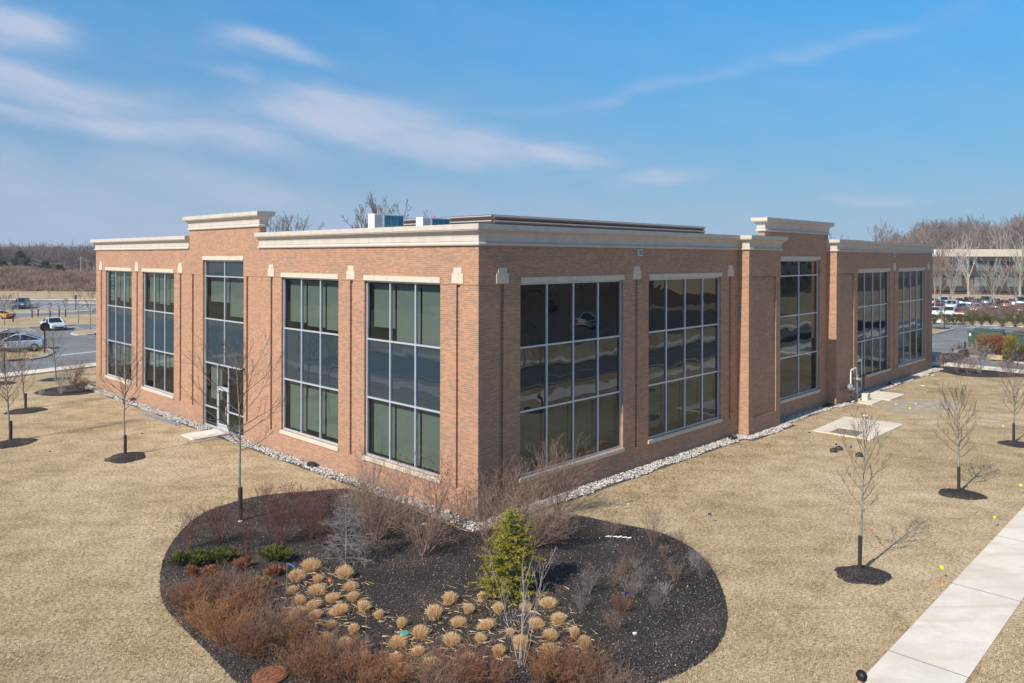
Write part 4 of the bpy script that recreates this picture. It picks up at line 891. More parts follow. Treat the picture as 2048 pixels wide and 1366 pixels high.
# ---- the young trees on the lawns (positions surveyed from the trunk feet)
def tree_at(x, y, ytop, wpx, clear, label, seed, r0=.05, **k):
    g = gp(x, y); s = F / g.y; Ht = (y - ytop) / s; return young_tree(k.pop('name', 'young_tree'), g, label, Ht, clear * Ht, r0, wpx / s / 2, seed, **k)
G1 = 'young bare trees in mulch rings on the lawn'
tree_at(1719, 1143, 843, 96, .40, 'bare young tree with forked crown nearest the long sidewalk', 21, .042, lean=(.24, .12), guard=1.0, group=G1, n1=22)
tree_at(1917, 984, 792, 80, .36, 'bare young tree with dark trunk guard, second along the sidewalk lawn', 22, .045, lean=(.02, .1), guard=.95, group=G1, n1=26)
tree_at(2027, 886, 737, 66, .36, 'bare young tree at the edge of the frame, third along the sidewalk lawn', 23, .045, lean=(.12, .1), guard=.95, group=G1, n1=24)
tree_at(480, 1044, 702, 150, .42, 'tall bare tree with drooping lower limbs rising out of the planting bed', 24, .058, lean=(-.12, .1), guard=1.15, group=None, n1=26, tmat='twig', horiz=.25, guardmat='guard', rmin=.003)
tree_at(250, 911, 716, 86, .47, 'bare young tree standing before the two far windows of the sunlit facade', 25, .052, lean=(-.1, .1), guard=.9, group=G1, n1=30)
tree_at(21, 882, 690, 90, .36, 'bare young tree with green trunk guard beside the sunlit lawn edge', 26, .055, lean=(-.45, .1), guard=.95, group=G1, n1=32)
tree_at(51, 818, 690, 66, .26, 'slanting bare young tree behind the one with the green guard', 27, .05, lean=(-.5, .1), guard=.9, group=G1, n1=22)
tree_at(112, 756, 664, 44, .22, 'leaning bare young tree in a low ring beside the drive', 28, .06, lean=(-.3, .1), guard=0, group=G1, n1=18)
for k, (x, y, r, lb) in enumerate(((1726, 1150, .72, 'round dark mulch ring under the tree nearest the sidewalk'), (1923, 989, .74, 'round dark mulch ring under the second tree by the sidewalk'), (2034, 889, .74, 'dark mulch ring cut by the frame edge under the third sidewalk tree'), (253, 915, .88, 'dark mulch ring under the tree before the far windows'), (24, 887, .98, 'dark mulch ring under the tree with the green guard'), (52, 822, 1.0, 'dark mulch ring under the slanting tree'), (111, 759, .95, 'low dark mulch ring beside the drive under the leaning tree'), (2, 767, .9, 'dark mulch ring half out of the frame beside the drive'))):
    mulch_ring(gp(x, y), r, lb, k + 1)

# ---- ornamental grass clumps
def clump_mesh(seed):
    rng = random.Random(seed); out = Tw(); sp = (1.0, 1.7, .8, 1.35, 2.1, 1.1)[seed % 6]; lx = rng.uniform(-.12, .12)
    for k in range(620):
        a = rng.uniform(0, 6.283); u = math.sqrt(rng.uniform(0, 1)); p = Vector((math.cos(a), math.sin(a), 0)) * .165 * u; tl = .34 * sp * u * rng.uniform(.3, 1.4) + lx * math.cos(a)
        d = Vector((math.sin(tl) * math.cos(a), math.sin(tl) * math.sin(a), math.cos(tl))); L = rng.uniform(.36, .44) * (1.05 - .36 * u * u); m = p + d * L * .55; e = m + (d + Vector((math.cos(a) * .18 * u, math.sin(a) * .18 * u, -.15 * u)) + Vector((rng.uniform(-.12, .12), rng.uniform(-.12, .12), 0))) * L * .48
        s = d.cross(rdir(rng, 1.5)).normalized() * .0046
        out.quad(p - s, p + s, m + s, m - s); out.quad(m - s, m + s, e + s * .4, e - s * .4)
    for k in range(26):
        a = rng.uniform(-.9, 1.5); l = rng.uniform(.25, .5); p = Vector((math.cos(a) * .08, math.sin(a) * .08, .05)); e = Vector((math.cos(a) * l, math.sin(a) * l * .8, rng.uniform(.0, .05))); s = Vector((0, 0, .004)) + Vector((-math.sin(a), math.cos(a), 0)) * .004
        out.quad(p - s, p + s, e + s * .4, e - s * .4)
    return out
CL = []
for cx, cy, w in ((355, 180, 190), (190, 310, 170), (430, 330, 140), (735, 275, 170), (805, 405, 170), (140, 460, 130), (425, 455, 160), (845, 535, 150), (220, 575, 140), (600, 550, 140), (375, 635, 150), (685, 685, 160), (940, 655, 150), (205, 720, 160), (405, 745, 160), (1140, 735, 160), (150, 805, 150), (580, 840, 150), (270, 880, 120), (1380, 825, 175), (840, 905, 170), (1595, 950, 165), (1345, 1055, 160), (520, 1000, 140), (740, 1050, 150), (1580, 1150, 170), (930, 1190, 160), (1310, 1240, 150)):
    CL.append((560 + cx / 5.693, 1100 + cy / 5.693, w / 5.693, 'west'))
for cx, cy, w in ((400, 240, 165), (740, 220, 150), (595, 345, 150), (260, 395, 180), (905, 345, 150), (500, 485, 140), (1190, 330, 130), (1420, 295, 140), (790, 505, 155), (1290, 495, 155), (1530, 445, 165), (1025, 580, 110), (425, 665, 155), (725, 650, 130), (1440, 610, 160), (1675, 580, 150), (1120, 700, 170), (905, 780, 160), (1785, 700, 160), (1430, 770, 140), (215, 890, 130), (615, 850, 100)):
    CL.append((820 + cx / 5.12, 1150 + cy / 5.12, w / 5.12, 'east'))
def ordw(n): return ['', 'first', 'second', 'third', 'fourth', 'fifth', 'sixth', 'seventh', 'eighth', 'ninth', 'tenth', 'eleventh', 'twelfth'][n]
def clumps():
    protos = []
    for k in range(6):
        t = thing('grass_clump', (0, 0, 0), '', 'ornamental grass', 0, 'clipped ornamental grass clumps in the planting bed'); clump_mesh(60 + k).build('blades', M['strawgrass'], t); protos.append(t)
    used = set(); rng = random.Random(4)
    for side in ('west', 'east'):
        L_ = sorted([c for c in CL if c[3] == side], key=lambda c: -c[1]); rows = []
        for c in L_:
            if rows and rows[-1][0][1] - c[1] < 17 and len(rows[-1]) < 6: rows[-1].append(c)
            else: rows.append([c])
        for ri, row in enumerate(rows):
            row.sort(key=lambda c: c[0])
            for ci, (x, y, w, _) in enumerate(row):
                k = rng.randrange(6); o = protos[k] if k not in used else copy_tree(protos[k]); used.add(k)
                g = gp(x, y + w * .40); sc = (w * g.y / F) / .52 * 0.98 * rng.uniform(.80, 1.15); o.location = g + Vector((0, 0, .04)); o.scale = (sc * rng.uniform(.9, 1.1), sc, sc * rng.uniform(.78, 1.0)); o.rotation_euler = (rng.uniform(-.2, .2), rng.uniform(-.2, .2), rng.uniform(-.6, .6))
                o['label'] = 'tan clipped grass clump, %s from the left in %s row of the %s patch' % (ordw(ci + 1), ordw(ri + 1), {'west': 'left', 'east': 'right'}[side])
clumps()

# ---- low evergreen and dead junipers
def juniper(x, y, wpx, hpx, label, seed, mat='juniper', name='low_juniper', cat='juniper', dens=1.0, group=None, Y=None):
    g = gp(x, y) if Y is None else Y; s = F / g.y; w = wpx / s / 2; h = hpx / s * .95; rng = random.Random(seed); t = thing(name, g, label, cat, 0, group); out = Tw(); st = Tw()
    nb = int(34 * dens)
    for b in range(nb):
        a = rng.uniform(0, 6.283); L = w * rng.uniform(.45, 1.08); hh = h * rng.uniform(.5, 1.0) * (1.1 - .5 * L / w); tip = Vector((math.cos(a) * L, math.sin(a) * L * .75, hh)); p0 = Vector((0, 0, .03)); mid = tip * .5 + Vector((0, 0, hh * .25)); st.tube([p0, mid, tip], .012, .003)
        for k in range(int(62 * dens)):
            f = rng.uniform(.25, 1.05); p = p0.lerp(mid, f * 2) if f < .5 else mid.lerp(tip, (f - .5) * 2); p = p + Vector((rng.uniform(-1, 1), rng.uniform(-1, 1), rng.uniform(-.4, 1.0))) * w * .10
            out.leaf(p, Vector((math.cos(a) + rng.uniform(-.8, .8), math.sin(a) + rng.uniform(-.8, .8), rng.uniform(.3, 1.3))), .013, rng.uniform(.06, .11), rng)
    st.build('branches', M['twig'], t); out.build('foliage', M[mat], t); return t
juniper(376, 1132, 82, 34, 'low green spreading juniper at the far left end of the planting bed', 31)
juniper(447, 1124, 62, 30, 'low green juniper tucked between its two green neighbours', 32)
juniper(550, 1125, 72, 36, 'low green rounded juniper near the blue flag', 33)
juniper(399, 1152, 60, 24, 'dead orange-brown juniper under the far left green one', 34, 'rustleaf', dens=.8)
juniper(487, 1141, 42, 26, 'small dead rusty juniper below the middle green one', 35, 'rustleaf', dens=.7)
juniper(553, 1152, 42, 22, 'nearly bare pinkish dead juniper beside the blue flag', 36, 'rustleaf', dens=.45)
juniper(522, 1180, 34, 30, 'small yellow-green half-dead juniper before the rust shrubs', 37, 'yellowbush', dens=.6)
# ---- yellow-green conifer in the middle of the bed
def conifer():
    g = gp(1020, 1192); t = thing('golden_conifer', g, 'conical golden-green young spruce in the middle of the planting bed', 'conifer'); rng = random.Random(41); Ht = 2.35; tr = Tw(); tr.tube([Vector((0, 0, 0)), Vector((.02, 0, 1.2)), Vector((.07, 0, Ht))], .05, .008, 6); tr.build('trunk', M['bark'], t)
    br = Tw(); out = Tw()
    for k in range(170):
        f = (k + .5) / 170; z = .10 + (Ht - .2) * f ** .95; R0 = .80 * (1 - f) ** .66 + .05; a = k * 2.399 + rng.uniform(-.5, .5); L = R0 * rng.uniform(.55, 1.15); d = Vector((math.cos(a), math.sin(a), .32 - .30 * (1 - f))); p0 = Vector((.05 * f, 0, z)); tip = p0 + d * L + Vector((0, 0, .04)); mid = p0.lerp(tip, .5) + Vector((0, 0, -.03)); br.tube([p0, mid, tip], .010, .003)
        for s in range(max(4, int(20 * L / .6))):
            ff = rng.uniform(.18, 1.0); p = p0.lerp(mid, ff * 2) if ff < .5 else mid.lerp(tip, ff * 2 - 1); side = Vector((-math.sin(a), math.cos(a), 0)) * rng.choice((-1, 1)); sd = (side * .8 + d * .7 + Vector((0, 0, rng.uniform(-.75, .45)))).normalized(); l2 = rng.uniform(.05, .13) * (1.2 - ff * .5)
            for q in range(9):
                pp = p + sd * l2 * q / 8; out.leaf(pp, sd + rdir(rng, rng.uniform(0, 3)) * .8, .009, .042, rng)
    for q in range(40): zz = Ht - rng.uniform(0, .3); out.leaf(Vector((.07, 0, zz)), rdir(rng, .8), .007, .05, rng)
    br.build('branches', M['twig'], t); out.build('foliage', M['conifer'], t); t.scale = (1.24, 1.2, .97)
conifer()
mb = MB(); g0 = gp(988, 1190); mb.tube([g0, g0 + Vector((-.04, 0, 1.0)), g0 + Vector((-.14, 0, 1.15))], .022, 6); tag(mb.build('support_stake', M['grey']), 'thin pale metal stake leaning beside the golden conifer', 'stake')

# ---- bare shrubs of the bed: x, y foot, y top, width px, stems, material, label
def sh(x, y, ytop, wpx, n, mat, label, seed, **k):
    g = gp(x, y); s = F / g.y; h = (y - ytop) / s / .97; return shrub(k.pop('name', 'bare_shrub'), g, label, h, wpx / s, n, seed, mat, **k)
GT = 'tan bare shrubs by the corner of the building'
sh(814, 1034, 912, 62, 12, 'twigtan', 'airy tan shrub with dark seed heads, first along the wall west of the corner', 101, seeds=True, kids=(4, 3), group=GT)
sh(869, 1060, 925, 80, 18, 'twigtan', 'tan multi-stemmed shrub with seed heads between wall slot and corner', 102, seeds=True, kids=(5, 3), group=GT)
sh(845, 1114, 1020, 92, 30, 'twigtan', 'spreading straw-coloured shrub in front of the stone strip', 103, kids=(6, 4), group=GT, spread=.7)
sh(755, 1081, 966, 126, 52, 'twigtan', 'largest tan shrub, broad and dense behind the silver grey sapling', 104, kids=(7, 4), group=GT, spread=.62, r=.012)
sh(728, 1062, 950, 90, 26, 'twigtan', 'tan shrub behind the broad one, against the stone strip', 114, kids=(6, 4), group=GT, spread=.6)
sh(985, 1118, 1000, 96, 22, 'twigtan', 'loose tan shrub with arching stems beside the golden conifer', 105, kids=(5, 3), group=GT, spread=.7)
sh(968, 1068, 958, 76, 18, 'twigtan', 'tan shrub standing right at the corner of the brick wall', 106, seeds=True, kids=(5, 3), group=GT)
sh(1040, 1040, 938, 104, 34, 'twigtan', 'tan shrub against the shaded facade just past the corner', 107, kids=(6, 4), group=GT)
sh(1113, 1030, 900, 90, 30, 'twigtan', 'tall tan shrub under the first shaded window', 108, kids=(6, 4), group=GT)
sh(1062, 1098, 1000, 130, 46, 'twigtan', 'wide tan shrub sprawling behind the golden conifer', 109, kids=(7, 4), group=GT, spread=.85, lean=(.25, 0))
sh(915, 1052, 985, 60, 12, 'twigtan', 'thin tan shrub on the sunlit side of the corner', 110, seeds=True, kids=(4, 3), group=GT)
GR = 'dark red bare shrubs in the planting bed'
for k, (x, y, yt, w, n, lb) in enumerate(((370, 1103, 1026, 40, 13, 'dark red shrub at the far left rim of the bed'), (440, 1089, 1014, 56, 18, 'dark red shrub left of the tall tree trunk'), (495, 1101, 1030, 30, 8, 'slim dark red shrub just below the tall tree trunk'), (562, 1095, 1000, 60, 20, 'tall dark red shrub right of the tall tree trunk'), (618, 1082, 1004, 66, 24, 'broad dark red shrub left of the grey sapling'), (650, 1090, 1040, 38, 12, 'small dark red shrub against the grey sapling'), (532, 1012, 968, 46, 11, 'dark red shrub on the lawn rim behind the bed, left one'), (585, 1002, 966, 44, 10, 'dark red shrub on the lawn rim behind the bed, right one'), (425, 1042, 1010, 40, 9, 'small dark red shrub on the upper rim of the bed'), (612, 1040, 984, 70, 22, 'dark red shrub at the upper rim near the stone strip'), (664, 1018, 975, 80, 22, 'dark red shrub where the bed meets the stone strip'), (560, 1040, 1004, 60, 14, 'low dark red shrub between the two rim shrubs and the bed'))):
    sh(x, y, yt, w, int(n * 1.3), 'twigred', lb, 130 + k, kids=(6, 4), group=GR, r=.0065, rmin=.0022)
def grey_sapling():
    g = gp(691, 1134); s = F / g.y; t = thing('grey_sapling', g, 'silver grey conical sapling with fine drooping twigs among the shrubs', 'sapling'); rng = random.Random(61); Ht = (1134 - 985) / s
    tr = Tw(); tr.tube([Vector((0, 0, 0)), Vector((.02, 0, Ht * .5)), Vector((-.03, 0, Ht))], .018, .004, 6); tr.build('trunk', M['twigpale'], t); out = Tw()
    P = dict(up=-.05, jit=.22, kids=[9, 4, 0], lo=[.15, .2], ratio=.5, ang=.6, seg=[5, 3, 2], taper=.25, depth=2, rmin=.0026)
    for k in range(64):
        f = k / 64; z = .12 + (Ht - .2) * f; a = k * 2.4; L = (.70 * (1 - f) ** .7 + .12) * rng.uniform(.8, 1.15); stem(out, rng, Vector((0, 0, z)), Vector((math.cos(a), math.sin(a), .35 if f > .3 else .1)), L, .008, 0, P)
    out.build('crown', M['silver'], t)
grey_sapling()
# white stemmed young tree in front
def white_stems():
    g = gp(1040, 1337); t = thing('white_stemmed_tree', g, 'slender pale multi-stemmed sapling in front of the golden conifer', 'sapling'); rng = random.Random(71); out = Tw()
    P = dict(up=.10, jit=.09, kids=[5, 3, 0], lo=[.35, .3], ratio=.36, ang=.5, seg=[8, 4, 2], taper=.35, depth=2, rmin=.0022)
    for (dx, dy, L, r) in ((-.30, .1, 2.2, .009), (-.10, .15, 2.1, .012), (.06, -.1, 1.9, .009), (.20, .2, 2.3, .010), (.34, .0, 2.2, .008), (.14, .3, 1.7, .007), (-.18, -.2, 1.5, .006)): stem(out, rng, Vector((rng.uniform(-.06, .1), rng.uniform(-.05, .05), 0)), Vector((dx * .8, dy * .8, 1)), L, r, 0, P)
    out.build('stems', M['twigpale'], t)
white_stems()
GB = 'small bare shrubs in the right half of the planting bed'
for k, (x, y, yt, w, n, mat, lb) in enumerate(((1263, 1197, 1155, 38, 26, 'twiggrey', 'small silvery shrub, densest of the pale ones'), (1287, 1172, 1122, 32, 12, 'twiggrey', 'upright grey shrub just above the silvery one'), (1226, 1176, 1130, 30, 13, 'twigtan', 'small tan shrub left of the upright grey one'), (1256, 1150, 1113, 34, 16, 'twigtan', 'brownish shrub highest in the middle of the right half'), (1353, 1165, 1128, 38, 17, 'twigtan', 'small shrub with one pale stem near the curved right rim'), (1404, 1158, 1108, 42, 17, 'twiggrey', 'grey shrub on the right rim of the bed'), (1307, 1097, 1014, 44, 20, 'twigtan', 'tallest tan shrub standing at the back rim of the right half'), (1359, 1105, 1064, 30, 10, 'twigred', 'thin reddish shrub on the back right rim'), (1329, 1115, 1088, 32, 13, 'twigtan', 'low shrub right of the tallest tan one'), (1331, 1192, 1164, 30, 8, 'twigpale', 'tiny sparse shrub among fallen twigs'), (1314, 1224, 1180, 32, 12, 'twiggrey', 'grey shrub in the middle of the open mulch'), (1176, 1190, 1138, 32, 17, 'twiggrey', 'pale shrub right of the golden conifer'), (1165, 1228, 1182, 28, 12, 'twiggrey', 'small grey shrub just below the one right of the conifer'), (1242, 1228, 1192, 42, 20, 'twigrust', 'rusty shrub with a blue scrap on it'), (1228, 1266, 1226, 40, 17, 'twigtan', 'brown shrub, lowest in the open mulch'), (1388, 1135, 1100, 26, 8, 'twigpale', 'small pale shrub on the right rim above the grey one'), (1221, 1077, 1030, 70, 15, 'twigtan', 'tan shrub with orange leaves and a white cloth at its foot'))):
    sh(x, y, yt, w, int(n * 1.25), mat, lb, 160 + k, kids=(5, 3), group=GB, r=.0042, rmin=.0017, base=.06, jit=.2)
# big rust-brown masses, front left
GM = 'rust-brown twiggy shrubs filling the front of the bed'
RB = [(372, 1222, 72, 74, 'outermost rust shrub on the left rim of the bed'), (410, 1262, 84, 78, 'rust shrub low on the left rim beside the dark mulch'), (432, 1205, 76, 70, 'rust shrub behind the left rim ones'), (474, 1212, 84, 78, 'rust shrub below the small dead juniper'), (500, 1236, 88, 76, 'dark brown-orange shrub in the middle of the rust mass'), (452, 1288, 86, 80, 'rust shrub above the round rusty manhole'), (503, 1312, 84, 78, 'rust shrub spreading just above the manhole cover'), (536, 1288, 92, 84, 'tall rust shrub at the edge of the clipped grasses'), (580, 1300, 96, 84, 'rust shrub overlapping the first grass clumps'), (604, 1352, 80, 78, 'rust shrub right of the manhole cover'), (640, 1362, 92, 80, 'orange-tinted shrub under the lowest left grass clumps'), (668, 1344, 86, 74, 'rust shrub between two low grass clumps'), (712, 1370, 104, 80, 'rust shrub at the frame bottom left of the green lid'), (770, 1378, 96, 72, 'rust shrub at the frame bottom below the green lid'), (925, 1376, 104, 80, 'orange-brown shrub left of the white sapling'), (872, 1386, 96, 72, 'rust shrub at the frame bottom in the centre'), (978, 1374, 80, 70, 'rust shrub at the foot of the white sapling'), (1100, 1366, 96, 84, 'orange-brown shrub right of the white sapling'), (1160, 1372, 104, 84, 'orange-brown shrub at the right end of the front row'), (1215, 1392, 90, 60, 'low rust shrub cut by the frame bottom on the right')]
def rust_shrubs():
    rng = random.Random(9); pro = []
    for k in range(4):
        t = shrub('rust_shrub', (0, 0, 0), '', .74, .95, 50, 200 + k, ('twigrust', 'twigorange', 'twigrust', 'twigtan')[k], 'shrub', GM, kids=(6, 4), r=.0065, spread=.85, base=.22, jit=.24, up=.12, rmin=.0027, ratio=.45, lo=(.2, .2))
        lf = Tw(); r2 = random.Random(300 + k)
        for _ in range((170, 420, 240, 90)[k]):
            d = rdir(r2, math.acos(r2.uniform(0, 1))); p = Vector((d.x * .46, d.y * .46, d.z * .68)) * r2.uniform(.75, 1.02); lf.leaf(p, rdir(r2, r2.uniform(0, 3)), .008, .022, r2)
        lf.build('clinging_leaves', M['rustleaf'], t); pro.append(t)
    used = set()
    for i, (x, y, w, h, lb) in enumerate(RB):
        k = i % 4; o = pro[k] if k not in used else copy_tree(pro[k]); used.add(k); g = gp(x, y); s = F / g.y; o.location = g + Vector((0, 0, .03)); sw = w / s / 1.08; o.scale = (sw, sw, h / s / .92); o.rotation_euler = (0, 0, rng.uniform(0, 6)); o['label'] = lb
rust_shrubs()
# ------------------------------------------------------------------ vehicles
PAINT = {}
def paint(name, col, metal=0.15):
    if name not in PAINT:
        b = NB('car_paint_' + name); bs = b.bsdf((*col, 1), 0.28, 0.5, metal); bs.inputs['Coat Weight'].default_value = 0.6; bs.inputs['Coat Roughness'].default_value = 0.06; PAINT[name] = b.m
    return PAINT[name]
CARS = {   # length, width, then stations x: (z_bottom, z_belt, half width), greenhouse (x0 x1 x2 x3 roof)
    'sedan': dict(L=4.7, W=1.82, belt=.93, hood=.80, nose=.66, deck=.98, tail=.86, gh=(-1.75, -.95, .35, 1.22), roof=1.43),
    'hatch': dict(L=4.45, W=1.75, belt=.95, hood=.84, nose=.66, deck=1.12, tail=1.0, gh=(-2.05, -.55, .25, 1.42), roof=1.49),
    'suv': dict(L=4.6, W=1.86, belt=1.12, hood=1.05, nose=.86, deck=1.14, tail=1.10, gh=(-2.15, -1.75, .35, 1.05), roof=1.70),
    'sport': dict(L=4.5, W=1.92, belt=.78, hood=.70, nose=.52, deck=.86, tail=.80, gh=(-1.5, -.6, .10, .95), roof=1.20)}
def car(kind, loc, heading, label, pname, pcol, cat='car', group=None, detail=True, name='parked_car'):
    D = CARS[kind]; L, W = D['L'], D['W'] / 2; t = thing(name, loc, label, cat, math.atan2(heading[1], heading[0]), group); pm = paint(pname, pcol); x0, x1 = -L / 2, L / 2
    g0, g1, g2, g3 = D['gh']
    st = [(x0, .40, D['tail'] - .18, W * .80), (x0 + .08, .30, D['tail'], W * .90), (x0 + .35, .22, D['deck'], W * .97), (g0 + .05, .20, D['belt'] + .03, W), (0, .18, D['belt'], W), (g3, .20, D['belt'] - .03, W), (g3 + .45, .22, D['hood'], W * .98), (x1 - .35, .24, D['nose'] + .08, W * .93), (x1 - .06, .30, D['nose'], W * .82), (x1, .38, D['nose'] - .16, W * .70)]
    mb = MB(); rings = []
    for x, zb, zt, w in st:
        m = zb + (zt - zb) * .45; rings.append([(x, -w * .86, zb), (x, -w, zb + .12), (x, -w, m), (x, -w * .97, zt - .10), (x, -w * .86, zt), (x, 0, zt + .02), (x, w * .86, zt), (x, w * .97, zt - .10), (x, w, m), (x, w, zb + .12), (x, w * .86, zb)])
    for i in range(len(rings) - 1):
        a, b = rings[i], rings[i + 1]
        for k in range(len(a)): k2 = (k + 1) % len(a); mb.face([a[k], a[k2], b[k2], b[k]])
    mb.face(rings[0][::-1]); mb.face(rings[-1]); body = mb.build('body', pm, t, smooth=False)
    mod = None
    zr = D['roof']; wb = W * .90; wr = W * .72; B = D['belt']
    def gh(inset, z_top, name, mat, parent, top=True):
        mb = MB(); lo = [(g0, wb * .92, B - .06), (g0 + .1, wb, B - .06), (g3 - .1, wb, B - .08), (g3, wb * .90, B - .08)]; hi = [(g1, wr * .94, z_top - .03), (g1 + .15, wr, z_top), (g2 - .1, wr, z_top), (g2, wr * .94, z_top - .04)]
        for s in (1, -1):
            for i in range(3):
                P = [(lo[i][0], s * lo[i][1], lo[i][2]), (lo[i + 1][0], s * lo[i + 1][1], lo[i + 1][2]), (hi[i + 1][0], s * hi[i + 1][1], hi[i + 1][2]), (hi[i][0], s * hi[i][1], hi[i][2])]; mb.face(P)
        for i in (0, 3): mb.face([(lo[i][0], -lo[i][1], lo[i][2]), (lo[i][0], lo[i][1], lo[i][2]), (hi[i][0], hi[i][1], hi[i][2]), (hi[i][0], -hi[i][1], hi[i][2])])
        for i in range(3): mb.face([(hi[i][0], -hi[i][1], hi[i][2]), (hi[i + 1][0], -hi[i + 1][1], hi[i + 1][2]), (hi[i + 1][0], hi[i + 1][1], hi[i + 1][2]), (hi[i][0], hi[i][1], hi[i][2])])
        return mb.build(name, mat, parent)
    gh(0, zr - .02, 'windows', M['glassdark'], t)
    mb = MB(); mb.prism([(g1 - .06, -wr * .92), (g1 + .2, -wr - .02), (g2 - .15, -wr - .02), (g2 + .05, -wr * .92), (g2 + .05, wr * .92), (g2 - .15, wr + .02), (g1 + .2, wr + .02), (g1 - .06, wr * .92)], zr - .055, zr + .005)
    for s in (1, -1):
        for (xa, za, ya), (xb, zb_, yb) in (((g0 + .02, B - .02, wb * .95), (g1, zr - .03, wr * .96)), ((g3 - .02, B - .04, wb * .93), (g2, zr - .03, wr * .96)), ((-.25, B - .02, wb + .006), (-.2, zr - .02, wr + .012))): mb.tube([(xa, s * ya, za), (xb, s * yb, zb_)], .045, 4)
    mb.build('roof', pm, t)
    for sx in (x1 - .86, x0 + .86):
        for s in (1, -1):
            Mx = Matrix.Translation((sx, s * (W - .10), .33)) @ Matrix.Rotation(-s * math.pi / 2, 4, 'X'); ty = MB(); ty.lathe([(.20, -.10), (.31, -.10), (.33, -.06), (.33, .06), (.31, .115), (.22, .115)], 18, Mx); w = ty.build('wheel', M['tyre'], t)
            if detail: rm = MB(); rm.lathe([(.215, .118), (.20, .10), (.06, .09), (.045, .125), (0.001, .13)], 14, Mx); rm.build('rim', M['rim'], w)
    for s in (1, -1):
        mb = MB(); zz = D['nose'] - .07; mb.box(x1 - .26, x1 - .02, min(s * W * .48, s * W * .86), max(s * W * .48, s * W * .86), zz - .06, zz + .09); mb.build('headlight', M['lamp'], t)
        mb = MB(); mb.box(x0 + .0, x0 + .14, min(s * W * .5, s * W * .9), max(s * W * .5, s * W * .9), D['tail'] - .28, D['tail'] - .06); mb.build('tail_light', M['redlamp'], t)
        if detail: mb = MB(); mb.box(g3 - .42, g3 - .26, min(s * (W - .02), s * (W + .17)), max(s * (W - .02), s * (W + .17)), B - .02, B + .12); mb.build('mirror', pm, t)
    if detail:
        mb = MB(); mb.box(x1 - .10, x1 + .012, -W * .5, W * .5, .32, D['nose'] - .20); mb.build('grille', M['black'], t)
        mb = MB(); mb.box(x0 - .012, x0 + .06, -W * .8, W * .8, .30, .42); mb.build('bumper_trim', M['black'], t)
    return t
hL = (-LD.x, -LD.y)
def cp(x, y): return gp(x, y)
car('sedan', Vector((-54.9, 91.9, 0)), (.71, -.70), 'white sedan parked nose-out in front of the long grass island', 'white', (.72, .73, .74))
car('hatch', Vector((-46.2, 71.9, 0)), (-.90, -.43), 'silver-blue hatchback parked beside the juniper island', 'silverblue', (.40, .45, .53), .5)
s_ = Vector((-49.0, 74.0, 0)); car('sedan', s_, (-.90, -.43), 'black sedan mostly hidden behind the silver-blue hatchback', 'black', (.02, .022, .026))
car('suv', Vector((-82.4, 129.0, 0)), (.33, -.94), 'dark grey-blue SUV alone in the far parking lot', 'slate', (.12, .155, .20), .4)
car('sport', Vector((-71.6, 106.6, 0)), (-.985, .10), 'bright orange car cut off by the frame beside the far drive', 'orange', (.85, .33, .02))
car('sedan', Vector((-43.3, 84.6, 0)), (-.93, -.36), 'dark car showing only its nose past the building edge', 'navy', (.05, .07, .11))
GC = 'cars parked before the dark office building'
V_ = [('suv', 1904, 620, 'white', (.75, .76, .77), 'white SUV in the middle row left of the pale trunk'), ('sedan', 1873, 623, 'red', (.55, .05, .05), 'bright red car in the office car park'), ('sedan', 1871, 632, 'white', (.75, .76, .77), 'white car nearest the brick building in the front row'), ('hatch', 1900, 632, 'white', (.75, .76, .77), 'white hatchback in the front row behind the juniper hedge'), ('sedan', 1925, 624, 'paleblue', (.36, .48, .60), 'pale blue car in the middle row'),
      ('sedan', 1924, 633, 'maroon', (.20, .03, .03), 'maroon car in the front row behind the rust shrub'), ('suv', 1889, 611, 'white', (.75, .76, .77), 'white SUV in the back row near the brick building'), ('hatch', 1920, 611, 'silver', (.55, .56, .58), 'silver hatchback in the back row left of the pale tree'), ('sedan', 1869, 611, 'white', (.75, .76, .77), 'white sedan in the back row at the building edge'), ('suv', 1971, 611, 'slate', (.07, .08, .13), 'dark violet-blue SUV in the back row'),
      ('sedan', 1993, 611, 'white', (.75, .76, .77), 'white sedan in the back row between the dark SUV and the orange car'), ('sedan', 2010, 616, 'orangered', (.55, .10, .03), 'orange-red car in the back row'), ('sedan', 1992, 619, 'black', (.03, .03, .035), 'black car in front of the white back-row sedan'), ('hatch', 2025, 612, 'white', (.75, .76, .77), 'white hatchback toward the frame edge in the back row'), ('suv', 2042, 612, 'grey', (.10, .11, .13), 'charcoal SUV at the frame edge in the back row'), ('sedan', 1951, 613, 'black', (.03, .03, .035), 'black sedan in the back row right of the pale tree'), ('suv', 1938, 613, 'navy2', (.04, .05, .09), 'navy SUV in the back row behind the pale trunk'), ('sedan', 1951, 624, 'silver', (.55, .56, .58), 'silver sedan in the middle row behind the rust shrub'), ('sedan', 2040, 625, 'black', (.03, .03, .035), 'black car in the front at the frame edge'), ('sedan', 1878, 617, 'navy2', (.04, .05, .09), 'dark car between the red and the white cars')]
for k, (kd, x, y, pn, pc, lb) in enumerate(V_): g = gp(x, y); car(kd, g, (-.62 + .02 * (k % 3), -.78), lb, pn, pc, 'car', GC, detail=False)

